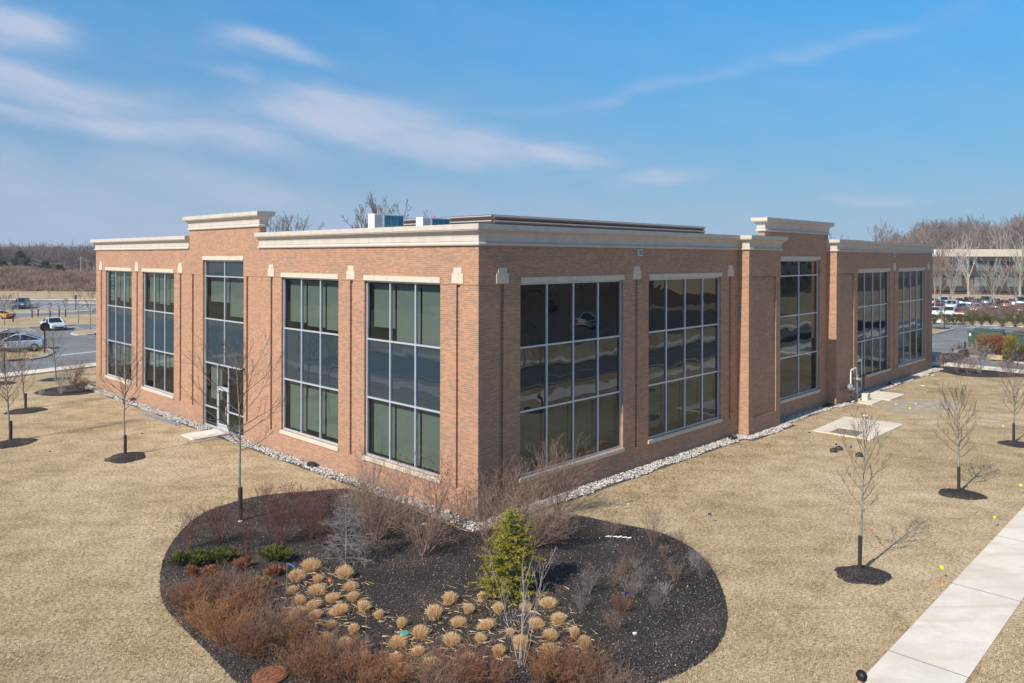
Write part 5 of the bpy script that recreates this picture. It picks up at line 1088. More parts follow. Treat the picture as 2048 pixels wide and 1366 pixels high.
# ------------------------------------------------------------------ signs, posts, lamps
def facing(g): return math.atan2(-g.x, g.y)      # rz so that local -y looks at the drone
g = gp(89.4, 708); t = thing('stop_sign', g, 'back of a brown octagonal stop sign on a tall brown post', 'sign', facing(g) + .25); mb = MB(); mb.box(-.05, .05, -.05, .05, 0, 2.75); mb.build('post', plain('brown_post', (.045, .025, .02), .6), t)
mb = MB(); P = [(.42 * math.cos(math.pi / 8 + k * math.pi / 4), .42 * math.sin(math.pi / 8 + k * math.pi / 4)) for k in range(8)]
for y0 in (-.085, -.055): mb.face([(a, y0, 2.45 + b) for a, b in (P if y0 < -.06 else P[::-1])])
for k in range(8): a, b = P[k], P[(k + 1) % 8]; mb.face([(a[0], -.055, 2.45 + a[1]), (b[0], -.055, 2.45 + b[1]), (b[0], -.085, 2.45 + b[1]), (a[0], -.085, 2.45 + a[1])])
mb.build('sign_plate', M['guard'], t)
g = gp(9, 748); t = thing('parking_sign', g, 'small white sign on a brown post by the west drive', 'sign', facing(g)); mb = MB(); mb.box(-.05, .05, -.05, .05, 0, 2.5); mb.build('post', M['guard'], t); mb = MB(); mb.box(-.13, .13, -.08, -.055, 1.95, 2.42); mb.build('sign_plate', M['white'], t)
g = gp(151.5, 621.3); t = thing('sign_post', g, 'narrow dark brown sign post in the far parking strip', 'sign', facing(g)); mb = MB(); mb.box(-.06, .06, -.06, .06, 0, 2.5); mb.build('post', M['guard'], t); mb = MB(); mb.box(-.16, .16, -.09, -.065, 1.9, 2.5); mb.build('sign_plate', M['guard'], t)
def post(name, x, y, h, r, mat, label, cat, cap=None):
    g = gp(x, y); t = thing(name, g, label, cat, facing(g)); mb = MB(); mb.tube([(0, 0, 0), (0, 0, h)], [r, r * .8], 8); mb.build('pole', M[mat], t)
    if cap: mb = MB(); mb.box(-cap, cap, -cap * .45, cap * .45, h, h + .12); mb.build('head', M[mat], t)
post('light_pole', 35.6, 622, 2.9, .07, 'grey', 'short grey pole standing beside the dark SUV', 'pole')
post('light_pole', 1888.6, 656.6, 3.2, .06, 'green', 'dark green lamp pole in the tree island of the east parking lot', 'lamp', .35)
post('light_pole', 1999, 590, 3.8, .06, 'darkmetal', 'thin dark lamp pole before the dark office building', 'lamp', .3) if False else None
g = gp(1878.4, 646.5); t = thing('white_pedestal', g, 'small white utility box among the hedge junipers', 'utility box', facing(g)); mb = MB(); mb.box(-.32, .32, -.2, .2, 0, .5); mb.build('cabinet', M['white'], t); mb = MB(); mb.box(-.35, .35, -.23, .23, .5, .56); mb.build('lid', M['white'], t)
for x, y, h, lb in ((1930, 698, .75, 'black bollard at the tip of the utility island, tallest'), (1940, 696.5, .55, 'short black post beside the green cabinet'), (1905, 702, .3, 'low black stub at the island tip'), (1917, 699, .32, 'low black stub between the island tip and the bollard')):
    g = gp(x, y); mb = MB(); mb.lathe([(.07, 0), (.07, h * .9), (.04, h), (.001, h)], 10); o = mb.build('bollard', M['black'], loc=g); tag(o, lb, 'bollard')
# rusty kerb inlet on the juniper island
g = gp(37, 721.5); t = thing('storm_inlet', g, 'rusty iron storm drain inlet set in the island kerb', 'drain', facing(g) + .08); mb = MB(); mb.box(-.8, .8, -.18, .12, .0, .17); mb.build('casting', M['rust'], t); mb = MB(); mb.box(-.62, .62, -.20, -.181, .04, .13); mb.build('opening', M['black'], t)

# green transformers
def cabinet(x, y, w, d, h, label, door=True, mat='green', rz=None):
    g = gp(x, y); t = thing('transformer_cabinet', g, label, 'transformer', BANG - math.pi / 2 + .12 if rz is None else rz); mb = MB(); mb.box(-w / 2, w / 2, 0, d, .0, h * .93); mb.build('cabinet', M[mat], t); mb = MB(); mb.box(-w / 2 - .04, w / 2 + .04, -.05, d + .04, h * .93, h); mb.build('lid', M[mat], t)
    mb = MB(); mb.box(-.012, .012, -.012, -.002, .05, h * .88); mb.box(-w / 2 + .05, w / 2 - .05, -.010, -.002, h * .5, h * .515); mb.build('door_seam', M['black'], t)
    return t
tc_ = cabinet(1947, 699, .95, 1.6, 1.72, 'tall green transformer cabinet nearest the building', rz=facing(gp(1947, 699))); mb = MB(); mb.box(-.38, -.22, -.016, -.004, 1.30, 1.58); mb.build('warning_label', M['white'], tc_)
cabinet(1976, 692, 2.5, 1.7, 1.62, 'wide green transformer cabinet behind the rust bushes', rz=facing(gp(1976, 692)) - .1)
cabinet(2042, 694, 2.9, 1.8, 1.25, 'dark green box with paler lid at the frame edge', rz=facing(gp(2042, 694)))
g = gp(1990, 722); t = thing('timber_barrier', g, 'small orange-tan timber barrier beside the yellow line', 'barrier', facing(g)); mb = MB(); mb.box(-.55, .55, -.04, .04, .12, .52); mb.build('board', M['wood'], t); mb = MB(); mb.box(-.5, -.44, -.2, .2, 0, .5); mb.box(.44, .5, -.2, .2, 0, .5); mb.build('foot', M['wood'], t)

# ------------------------------------------------------------------ at the foot of the building
def uplight(p, label, rz=0):
    t = thing('ground_light', p, label, 'light', rz, 'black ground lights in the stone strip'); mb = MB(); mb.lathe([(.001, 0), (.20, .0), (.24, .05), (.22, .12), (.12, .19), (.001, .21)], 14, Matrix.Diagonal((1.25, .8, .9, 1))); mb.build('housing', M['black'], t); mb = MB(); mb.box(-.10, .10, -.10, .04, .155, .185, Matrix.Rotation(.35, 4, 'X')); mb.build('lens', M['grey'], t)
uplight(gp(268, 801, .05) + Vector((0, 0, 0)), 'black ground light between the two far windows of the sunlit facade', BANG + 1.57)
uplight(gp(624, 932, .05), 'black ground light between the two near windows of the sunlit facade', BANG + 1.57)
uplight(bw(16.6, -.35, .05), 'black ground light at the foot of the shaded facade beside the brick pier', BANG)
uplight(bw(38.8, -.4, .05), 'black ground light in shade beyond the gas meters', BANG)
g = gp(1671, 809); t = thing('drain_grate', bw(28.05, -.4, .02), 'black drain grate in the shaded corner beside the second brick pier', 'drain', BANG); mb = MB(); mb.box(-.5, .5, -.22, .2, 0, .12); mb.build('grate', M['black'], t)
def gas_meters():
    t = thing('gas_meter', bw(30.2, -1.0, 0), 'pair of grey gas meters with arched white pipe at the second brick pier', 'gas meter', BANG); mb = MB(); mb.tube([(-.35, 0, 0), (-.35, 0, .95)], .05, 8); mb.build('riser', M['darkmetal'], t)
    mb = MB(); mb.tube([(-.35, 0, 1.15), (-.35, 0, 1.95), (-.30, 0, 2.03), (-.20, 0, 2.07), (.45, 0, 2.10), (.53, 0, 2.07), (.56, 0, 1.98), (.56, 0, 1.65)], .042, 10); mb.build('pipe', M['white'], t)
    mb = MB(); mb.lathe([(.001, -.16), (.16, -.14), (.23, -.04), (.23, .04), (.16, .14), (.001, .16)], 14, Matrix.Translation((-.38, 0, 1.02)) @ Matrix.Rotation(1.57, 4, 'X')); o = mb.build('meter_body', M['grey'], t); mb = MB(); mb.box(-.36, -.14, -.16, .1, .88, .98); mb.build('index_box', M['white'], o)
    mb = MB(); mb.lathe([(.001, -.10), (.20, -.08), (.26, 0), (.20, .08), (.001, .10)], 14, Matrix.Translation((.62, -.05, 1.42))); mb.box(.45, .70, -.12, .06, 1.44, 1.68); mb.build('regulator', M['grey'], t)
    mb = MB(); mb.box(.52, .66, -.07, .07, 0, 1.36); mb.build('post', M['grey'], t); mb = MB(); mb.box(-.5, -.2, -.06, .06, .5, .62); mb.lathe([(.001, -.03), (.09, -.03), (.09, .03), (.001, .03)], 10, Matrix.Translation((-.35, -.12, .56)) @ Matrix.Rotation(1.57, 4, 'X')); mb.build('valve', M['green'], t)
gas_meters()
for k, (s, d, lb) in enumerate(((31.72, -1.2, 'upper pale concrete block by the gas meters'),)):
    t = thing('concrete_block_stack', bw(s, d, .05), 'two stacked pale concrete blocks beside the gas meters', 'blocks', BANG); 
    for z in (0, .21): mb = MB(); mb.box(-.22, .22, -.2, .2, z, z + .20); mb.build('block', M['walk'], t)
P0, P1 = gp(288.5, 829), gp(356.6, 851); dr = (P1 - P0); L_ = dr.length; t = thing('metal_plank', P0 + dr * .5, 'long flat grey metal plank lying in the grass before the sunlit facade', 'plank', math.atan2(dr.y, dr.x)); mb = MB(); mb.box(-L_ / 2, L_ / 2, -.13, .13, 0.0, .03); mb.build('plate', M['grey'], t); mb = MB(); mb.box(-L_ / 2, L_ / 2, -.13, -.10, .03, .06); mb.box(-L_ / 2, L_ / 2, .10, .13, .03, .06); mb.build('edge_flange', M['grey'], t)
# covers in the bed
g = gp(540, 1357) + Vector((0, 0, .03)); t = thing('manhole_cover', g, 'round rusty brown manhole cover in the mulch at the frame bottom', 'manhole'); mb = MB(); mb.lathe([(.001, 0), (.36, 0), (.36, .05), (.33, .06), (.001, .06)], 40); mb.build('cover', M['rust'], t)
mb = MB()
for k in range(8):
    a = k * math.pi / 4; mb.box(.09, .29, -.008, .008, .062, .072, Matrix.Rotation(a, 4, 'Z'))
for r in (.08, .20, .31):
    for k in range(40):
        a, b = k * math.pi / 20, (k + 1) * math.pi / 20
        for (r0, z0), (r1, z1) in (((r, .0605), (r, .071)), ((r, .071), (r + .012, .071)), ((r + .012, .071), (r + .012, .0605))): mb.face([(r0 * math.cos(a), r0 * math.sin(a), z0), (r0 * math.cos(b), r0 * math.sin(b), z0), (r1 * math.cos(b), r1 * math.sin(b), z1), (r1 * math.cos(a), r1 * math.sin(a), z1)])
mb.build('raised_ribs', M['rust'], t)
g = gp(809.5, 1272) + Vector((0, 0, .045)); t = thing('green_cover', g, 'small round green plastic lid among the clipped grass clumps', 'lid'); mb = MB(); mb.lathe([(.001, 0), (.115, 0), (.115, .03), (.10, .04), (.001, .04)], 24); mb.build('lid', M['teal'], t)
# sprinkler heads and boxes in the lawn
for x, y, lb in ((1667, 904, 'black utility cap in the lawn with orange leaves, the lower of a pair'), (1678, 900, 'black utility cap in the lawn, the upper of a pair'), (1718.5, 913, 'lone black utility cap in the lawn below the concrete pad')):
    g = gp(x, y); t = thing('valve_box', g, lb, 'valve box'); mb = MB(); mb.lathe([(.001, 0), (.14, 0), (.14, .10), (.11, .15), (.001, .16)], 14, Matrix.Diagonal((1.2, 1, 1, 1))); mb.build('cap', M['darkmetal'], t); mb = MB(); mb.lathe([(.05, .16), (.05, .19), (.001, .19)], 8); mb.build('plug', M['black'], t)
# marker flags
def flag(x, y, mat, label, h=.62, s=.13):
    g = gp(x, y) if h < 1 else gp(x, y); rng = random.Random(int(x)); t = thing('marker_flag', g, label, 'flag', rng.uniform(-.5, .5)); mb = MB(); mb.tube([(0, 0, 0), (.01, 0, h)], .004, 4); mb.build('wire', M['wire'], t); mb = MB(); n = 4
    for k in range(n):
        a, b = k / n, (k + 1) / n; ya, yb = .02 * math.sin(a * 5), .02 * math.sin(b * 5)
        mb.face([(.01 + s * a, ya, h - s * .8), (.01 + s * b, yb, h - s * .8), (.01 + s * b, yb, h), (.01 + s * a, ya, h)])
    mb.build('flag', M[mat], t)
for x, y, m, lb in ((1878, 1162, 'yellow', 'yellow marker flag between the nearest tree and the sidewalk'), (1986, 1058, 'yellow', 'yellow marker flag near the sidewalk, middle one'), (2037, 990, 'yellow', 'yellow marker flag near the sidewalk at the frame edge'), (2003, 866, 'yellow', 'yellow marker flag beside the third sidewalk tree'), (1817, 830, 'yellow', 'faint yellow marker flag near the bare earth patch'), (1716, 814, 'yellow', 'yellow marker flag at the gas meters'), (1893, 985, 'orange', 'orange marker flag at the ring of the second sidewalk tree'), (1741, 1080, 'orange', 'small orange marker flag right of the nearest tree trunk'), (653, 1184, 'orange', 'orange marker flag among the clipped grass clumps'), (1698.8, 907, 'navy', 'navy marker flag in the lawn below the concrete pad, right one'), (1670, 902, 'navy', 'navy marker flag behind the pair of utility caps'), (1416, 1046, 'navy', 'navy marker flag alone in the open lawn'), (1248, 1210, 'navy', 'navy scrap flag caught in the rusty shrub')): flag(x, y, m, lb, .34 if m != 'yellow' else .42, .10)
g = gp(573.7, 1176); t = thing('survey_stake', g, 'tall thin grey stake with a drooping bright blue ribbon in the planting bed', 'stake'); mb = MB(); mb.tube([(0, 0, 0), (0, 0, .68)], .010, 5); mb.build('stake', M['wire'], t); mb = MB()
for k in range(6): a, b = k / 6, (k + 1) / 6; mb.face([(.2 * a, 0, .66 - .10 * a * a), (.2 * b, 0, .66 - .10 * b * b), (.2 * b, .01, .62 - .10 * b * b), (.2 * a, .01, .62 - .10 * a * a)])
mb.build('ribbon', M['blue'], t)
g = gp(1224, 1078); t = thing('white_cloth', g, 'crumpled white plastic strip on the mulch under the shrub with orange leaves', 'litter'); mb = MB(); rng = random.Random(8); pp = [(-.2, .04), (-.08, .0), (.02, .03), (.15, -.03), (.3, -.02), (.45, -.09), (.58, -.12)]
for a, b in zip(pp, pp[1:]): w = rng.uniform(.01, .035); mb.face([(a[0], a[1] - w, .06), (b[0], b[1] - w * .6, .08), (b[0], b[1] + w * .6, .11), (a[0], a[1] + w, .07)])
mb.build('strip', M['white'], t)
lr = random.Random(5)
for k, (x, y, w, lb) in enumerate(((1730, 832, .42, 'flat white scrap on the lawn just behind the concrete pad'), (1845, 772, .34, 'white scrap in the grass near the building end'), (1866, 751, .3, 'white scrap beside the east bed'), (1792, 809, .16, 'small white scrap near the door slab'), (1831, 808, .14, 'small white scrap on the bare earth'), (1850, 785, .10, 'tiny white scrap on the far lawn'), (1257, 1010, .11, 'white stone on the lawn by the shaded facade'), (1270, 1272, .13, 'white plastic disc on the mulch at the bottom'), (480, 1046, .16, 'pale stone at the foot of the tall tree'), (848, 1052, .25, 'white strip lying at the edge of the stone strip'), (285, 868, .1, 'black scrap on the lawn near the plank'), (100, 904, .1, 'purple scrap on the lawn by the tree with the green guard'), (1619, 866, .12, 'black scrap on the lawn beside the concrete pad'))):
    g = gp(x, y); mb = MB(); n = 7; P = [(w / 2 * math.cos(6.28 * k2 / n) * lr.uniform(.7, 1.1), w / 2 * math.sin(6.28 * k2 / n) * lr.uniform(.35, .7)) for k2 in range(n)]; mb.prism(P, .0, .035); tag(mb.build('litter', M['black'] if 'black' in lb else M['navy'] if 'purple' in lb else M['walk'] if 'stone' in lb else M['white'], loc=g + Vector((0, 0, .045 if 1030 < y < 1400 and x < 1400 else .01))), lb, 'litter')
mb = MB()
for x, y, w in ((1880, 1163, .28), (1987, 1058, .22), (1970.5, 898.5, .3)):
    g = gp(x, y); mb.sheet([(g.x + w / 2 * math.cos(k * .9) * lr.uniform(.5, 1), g.y + w / 2 * math.sin(k * .9) * lr.uniform(.5, 1)) for k in range(7)], .006)
o = mb.build('survey_paint', plain('orange_turf_paint', (.60, .26, .05), .9)); o['kind'] = 'structure'
# fallen leaves and straw
def litterfall():
    rs = np.random.RandomState(11); V = []; Q = []
    def add(x, y, l, w):
        t = rs.uniform(0, 6.28); c, s = math.cos(t), math.sin(t); b = len(V); z = .02 + rs.uniform(0, .02); a = rs.uniform(-.5, .5) * l
        V.extend([(x - c * l - s * w, y - s * l + c * w, z), (x + c * l - s * w, y + s * l + c * w, z + a * .5), (x + c * l + s * w, y + s * l - c * w, z + .01), (x - c * l + s * w, y - s * l - c * w, z + a * .3)]); Q.append((b, b + 1, b + 2, b + 3))
    for _ in range(1500):
        s = rs.uniform(3, 46); d = .8 + abs(rs.normal(0, 1.6)); p = bw(s, -d); add(p.x, p.y, rs.uniform(.02, .04), rs.uniform(.012, .022))
    for _ in range(500): p = bw(-(.7 + abs(rs.normal(0, 1.5))), rs.uniform(0, 34)); add(p.x, p.y, rs.uniform(.015, .03), .012)
    tag(np_obj('fallen_leaves', V, Q, plain('dry_leaf', (.30, .14, .05), .9, .1, 0, .3, 3.0)), 'scattered dry brown leaves on the lawn along the stone strip', 'leaves', kind='stuff')
    V.clear(); Q.clear()
    for _ in range(1500):
        c = CL[rs.randint(len(CL))]; g = gp(c[0] + rs.normal(0, 18), c[1] + rs.normal(6, 14)); n = len(V); add(g.x, g.y, rs.uniform(.04, .16), .0025)
        for k in range(n, n + 4): V[k] = (V[k][0], V[k][1], V[k][2] + .04)
    tag(np_obj('fallen_straw', V, Q, M['strawgrass']), 'loose pale straw scattered between the clipped grass clumps', 'straw', kind='stuff')
litterfall()
# ---- grass blades standing in the near lawn and along its edges
def turf():
    rs = np.random.RandomState(21); V = []; Q = []; bp = [(p[0], p[1]) for p in ss]
    N_ = 0; wl = [Vector(p) for p in core]
    while N_ < 150000:
        Y = 15.2 + 22 * rs.rand() ** 2.0; X = rs.uniform(-.70, .72) * Y; l = Vector((X, Y, 0)) - CORNER; s, d = l.dot(RD), l.dot(LD)
        if s > -.8 and d > -.85: continue
        if -14.3 < d < -12.55 and s > -8: continue
        if in_poly(X, Y, bp): continue
        h = rs.uniform(.018, .05); t = rs.uniform(0, 6.28); w = rs.uniform(.003, .006); lx, ly = rs.normal(.5, .8) * h, rs.normal(.3, .8) * h; c, sn = math.cos(t) * w, math.sin(t) * w; V.append([(X - c, Y - sn, 0), (X + c, Y + sn, 0), (X + c * .3 + lx, Y + sn * .3 + ly, h), (X - c * .3 + lx, Y - sn * .3 + ly, h)]); N_ += 1
    b = NB('turf_blade'); g = b.n('ShaderNodeNewGeometry'); c = b.ramp(g.outputs['Random Per Island'], [(0, (.16, .125, .07)), (.3, (.43, .335, .20)), (.7, (.60, .475, .31)), (1, (.78, .64, .45))]); b.bsdf(c, .95, .1)
    V = np.array(V).reshape(-1, 3); Q = np.arange(len(V)).reshape(-1, 4); tag(np_obj('grass_blades', V, Q, b.m), 'short straw-coloured dormant grass blades covering the near lawn', 'grass', kind='stuff')
turf()

# ------------------------------------------------------------------ the man walking away at the frame bottom
def person():
    x, y = 6.0, 13.15; t = thing('person', (x, y, 0), 'person seen from behind with short black hair and white shirt beside the sidewalk', 'person', .12)
    J = {'pelvis': (0, 0, .95), 'waist': (0, .01, 1.08), 'chest': (0, .0, 1.28), 'neck': (0, -.01, 1.47), 'headb': (0, .0, 1.54), 'head': (0, .015, 1.62), 'shL': (-.18, 0, 1.45), 'shR': (.18, 0, 1.45), 'elL': (-.24, -.04, 1.13), 'elR': (.24, .03, 1.13), 'wrL': (-.25, .05, .90), 'wrR': (.26, .10, .90), 'hiL': (-.095, 0, .90), 'hiR': (.095, 0, .90), 'knL': (-.11, .12, .50), 'knR': (.11, -.03, .49), 'anL': (-.11, .16, .09), 'anR': (.11, -.22, .13), 'toL': (-.12, .32, .04), 'toR': (.11, -.09, .04)}
    def skin(name, edges, rad, mat, parent, sub=2, root=None):
        names = []; 
        for a, b in edges:
            for q in (a, b):
                if q not in names: names.append(q)
        me = bpy.data.meshes.new(name); me.from_pydata([J[n] for n in names], [(names.index(a), names.index(b)) for a, b in edges], []); me.materials.append(mat); o = bpy.data.objects.new(name, me); C.objects.link(o); o.parent = parent
        sm = o.modifiers.new('skin', 'SKIN'); sm.use_smooth_shade = True
        if not me.skin_vertices: 
            bpy.context.view_layer.objects.active = o; me.attributes.new  # layer is created with the modifier
        for i, n in enumerate(names):
            v = me.skin_vertices[0].data[i]; r = rad.get(n, .04); v.radius = (r, r) if isinstance(r, float) else r; v.use_root = (n == (root or names[0]))
        s2 = o.modifiers.new('sub', 'SUBSURF'); s2.levels = sub; s2.render_levels = sub; return o
    E_ = [('pelvis', 'waist'), ('waist', 'chest'), ('chest', 'neck'), ('neck', 'headb'), ('headb', 'head'), ('chest', 'shL'), ('chest', 'shR'), ('shL', 'elL'), ('elL', 'wrL'), ('shR', 'elR'), ('elR', 'wrR'), ('pelvis', 'hiL'), ('pelvis', 'hiR'), ('hiL', 'knL'), ('knL', 'anL'), ('hiR', 'knR'), ('knR', 'anR'), ('anL', 'toL'), ('anR', 'toR')]
    rad = {'pelvis': (.14, .11), 'waist': (.135, .10), 'chest': (.155, .11), 'neck': .055, 'headb': .062, 'head': (.078, .092), 'shL': .06, 'shR': .06, 'elL': .042, 'elR': .042, 'wrL': .028, 'wrR': .028, 'hiL': .085, 'hiR': .085, 'knL': .058, 'knR': .058, 'anL': .038, 'anR': .038, 'toL': .03, 'toR': .03}
    body = skin('body', E_, rad, M['skin'], t, root='pelvis')
    sr = {'pelvis': (.158, .128), 'waist': (.155, .122), 'chest': (.178, .130), 'shL': .085, 'shR': .085, 'elL': .056, 'elR': .056, 'wrL': .038, 'wrR': .038}
    skin('shirt', [e for e in E_ if all(q in sr for q in e)], sr, M['shirt'], t, root='chest')
    tr = {'pelvis': (.160, .130), 'hiL': .10, 'hiR': .10, 'knL': .074, 'knR': .074, 'anL': .056, 'anR': .056}; skin('trousers', [e for e in E_ if all(q in tr for q in e)], tr, M['trousers'], t, root='pelvis')
    sh_ = {'anL': .044, 'toL': .044}; skin('shoe', [('anL', 'toL')], sh_, M['black'], t); skin('shoe', [('anR', 'toR')], {'anR': .044, 'toR': .044}, M['black'], t)
    # head details and hair: an ellipsoid shell over crown and back of the head
    mb = MB(); n, m = 32, 20
    def hp(i, j, k=1.0):
        a = 2 * math.pi * i / n; ph = math.pi * j / m * (.70 - .16 * max(0.0, math.sin(a))); lump = 1 + .008 * math.sin(9 * a + 3 * ph); return ((.089 if ph < 1.5 else .082) * k * lump * math.sin(ph) * math.cos(a), -.002 + .104 * k * lump * math.sin(ph) * math.sin(a) - .012, 1.645 + .098 * k * math.cos(ph))
    for i in range(n):
        for j in range(m): mb.face([hp(i, j), hp(i, j + 1), hp(i + 1, j + 1), hp(i + 1, j)])
    mb.build('hair', M['hair'], t, smooth=True)
    for s in (-1, 1): mb = MB(); mb.lathe([(.001, -.008), (.028, -.006), (.032, .003), (.018, .006)], 10, Matrix.Translation((s * .083, .0, 1.60)) @ Matrix.Rotation(1.45, 4, 'Y') @ Matrix.Diagonal((1.1, .7, 1, 1))); mb.build('ear', M['skin'], t, smooth=True)
    mb = MB(); mb.tube([(0, .085, 1.635), (0, .112, 1.60), (0, .098, 1.59)], [.008, .014, .006], 6); mb.build('nose', M['skin'], t, smooth=True)
    for s in (-1, 1): mb = MB(); mb.lathe([(.001, -.011), (.009, -.006), (.011, 0), (.009, .006), (.001, .011)], 8, Matrix.Translation((s * .032, .084, 1.632))); mb.build('eye', M['black'], t)
    mb = MB(); mb.box(-.024, .024, .086, .096, 1.558, 1.568); mb.build('mouth', plain('lips', (.35, .12, .10), .6), t)
    for s, wr in ((-1, J['wrL']), (1, J['wrR'])):      # hands: palm and five curled fingers
        mb = MB(); w = Vector(wr); mb.tube([w, w + Vector((0, .01, -.04)), w + Vector((0, .02, -.10))], [.026, .036, .034], 8)
        for f in range(4): b = w + Vector((0, .02 + (f - 1.5) * .019, -.095)); l = (.068, .078, .074, .058)[f]; mb.tube([b, b + Vector((-s * .006, .004, -l * .5)), b + Vector((-s * .026, .01, -l * .88))], [.0095, .0088, .0065], 6)
        b = w + Vector((-s * .004, .045, -.045)); mb.tube([b, b + Vector((-s * .012, .028, -.028)), b + Vector((-s * .020, .030, -.060))], [.012, .010, .008], 6); mb.build('hand', M['skin'], t, smooth=True)
person()
# ------------------------------------------------------------------ far trees
def bare_template(seed, H=12.0, spread=4.2, clear=.22, n1=11, r0=.20, kids=(7, 6, 4), rmin=.022, up=.35, ang=.6, forks=3, depth=2, ratio=.46):
    rng = random.Random(seed); out = Tw(); tr = Tw(); base = []
    P = dict(up=up, jit=.13, kids=[kids[0], kids[1], kids[2] if len(kids) > 2 else 0, 0], lo=[.2, .2, .2], ratio=ratio, ang=ang, seg=[5, 4, 3, 2], taper=.3, depth=depth, rmin=rmin)
    tr.tube([Vector((0, 0, -.2)), Vector((.05, 0, H * clear * .5)), Vector((.0, .05, H * clear * 1.1)), Vector((.1, .1, H * .5))], r0, r0 * .5, 6)
    for c in range(n1):
        f = clear + (.5 - clear) * c / max(1, n1 - 1); a = c * 2.4 + rng.uniform(-.5, .5); tl = (.95 - .75 * (c / n1)) * math.atan2(spread * 1.15, H * .6); d = Vector((math.sin(tl) * math.cos(a), math.sin(tl) * math.sin(a), math.cos(tl))); L = (H * (1 - f)) * rng.uniform(.75, 1.0) * (.80 + .2 * math.cos(tl)); stem(out, rng, Vector((.05, .05, H * f)), d, L, r0 * .42, 0, P)
    return tr, out
def far_tree(name, loc, label, tmpl, sc, cat='tree', group=None, mats=('birch', 'woodbark'), rz=0.0, kind=None):
    t = thing(name, loc, label, cat, rz, group)
    for (nm, src, mt) in (('trunk', tmpl[0], mats[0]), ('crown', tmpl[1], mats[1])):
        key = (id(tmpl), nm, mt)
        if key not in MC: o = src.build(nm, M[mt], t); MC[key] = o.data
        else: o = bpy.data.objects.new(nm, MC[key]); C.objects.link(o); o.parent = t
    t.scale = (sc[0], sc[0], sc[1]); return t
MC = {}
T_BIG = [bare_template(500 + k, 12, 4.8, .24, 7, .30, (4, 4, 3), .014, depth=3, ratio=.42) for k in range(3)]
T_MID = [bare_template(520 + k, 12, 4.4, .26, 9, .20, (6, 5), .026) for k in range(4)]
T_THIN = [bare_template(540 + k, 10, 2.2, .14, 11, .09, (5, 4), .022, ang=.5) for k in range(3)]
def put_top(x, ytop, Y, z0=0.0):
    g = apx(x, ytop, Y); return Vector((g.x, Y, z0)), g.z - z0
# roof-line trees behind the building
T_ROOF = [bare_template(505 + k, 12, 5.4, .30, 12, .24, (6, 5, 4), .016, depth=3, ratio=.46) for k in range(2)]
loc, h = put_top(757, 402, 118); far_tree('bare_tree', loc, 'wide bare tree showing above the roof behind the white air units', T_ROOF[0], (h / 12 * 1.02, h / 12), mats=('woodbark', 'twig'))
loc, h = put_top(578, 430, 132); far_tree('bare_tree', loc, 'smaller bare tree showing above the roof beside the west tower', T_ROOF[1], (h / 12 * .9, h / 12), mats=('woodbark', 'twig'))
loc, h = put_top(1675, 468, 150); far_tree('bare_tree', loc, 'bare treetop just showing beside the north tower', T_BIG[2], (h / 12 * .8, h / 12), mats=('woodbark', 'twig'))
# pale-trunked trees in front of the dark office building
OT = [(1923, 588, 476, 168, 'B', 'pale-trunked spreading tree standing before the dark office, left one'), (1937, 602, 470, 158, 'B', 'tall pale tree with many forks before the middle of the dark office'), (2003, 588, 448, 162, 'B', 'big pale tree with thick trunk beside the wooden ramp'), (2040, 592, 470, 160, 'B', 'bare tree at the frame edge past the wooden ramp'), (1903, 632, 505, 122, 'T', 'slender pale pole-like tree in the office car park'), (1870, 632, 480, 128, 'T', 'reddish twiggy tree half behind the building edge'), (1882, 618, 492, 136, 'T', 'reddish twiggy tree just right of the building edge'), (1988, 634, 520, 118, 'T', 'slim grey tree before the rust shrub in the car park'), (2030, 634, 515, 118, 'T', 'slim grey tree at the frame edge in the car park'), (1948, 632, 560, 120, 'T', 'small thin tree among the parked cars')]
for k, (x, y, yt, Y, kd, lb) in enumerate(OT):
    g = gp(x, y); loc = Vector((g.x, g.y, 0)); h = apx(x, yt, g.y).z; tm = (T_BIG if kd == 'B' else T_THIN)[k % 3]; hh = 12 if kd == 'B' else 10
    far_tree('bare_tree', loc, lb, tm, (h / hh * (.92 if kd == 'B' else .9), h / hh), mats=('birch', 'birch' if kd == 'B' else ('woodred' if 'reddish' in lb else 'birch')), rz=k * 1.3)
# wooded hill behind the office
hill = MB(); n = 30
for i in range(n):
    for j in range(8):
        def hz(a, b):
            X = 110 + a * 14; Y = 205 + b * 16; rise = 7.5 * (1 - math.exp(-max(0, b) * .5)) * min(1, max(0, (X - 98) / 60)); return (X, Y, rise - .1 + 0.4 * math.sin(a * 1.7 + b))
        hill.face([hz(i, j), hz(i + 1, j), hz(i + 1, j + 1), hz(i, j + 1)])
o = hill.build('wooded_hill', plain('leaf_litter', (.20, .13, .085), .95, .1, 0, .25, .4), smooth=True); o['kind'] = 'structure'
rr2 = random.Random(77); prof = [(1765, 474), (1780, 464), (1800, 461), (1812, 462), (1832, 450), (1856, 441), (1880, 438), (1895, 442), (1910, 441), (1924, 436), (1940, 437), (1958, 434), (1972, 446), (1990, 447), (2008, 449), (2020, 443), (2034, 428), (2048, 430), (2070, 425), (2110, 430)]
def ptop(x):
    for (a, ya), (b, yb) in zip(prof, prof[1:]):
        if a <= x <= b: return ya + (yb - ya) * (x - a) / (b - a)
    return 440
GH = 'bare trees of the wooded hill behind the dark office'
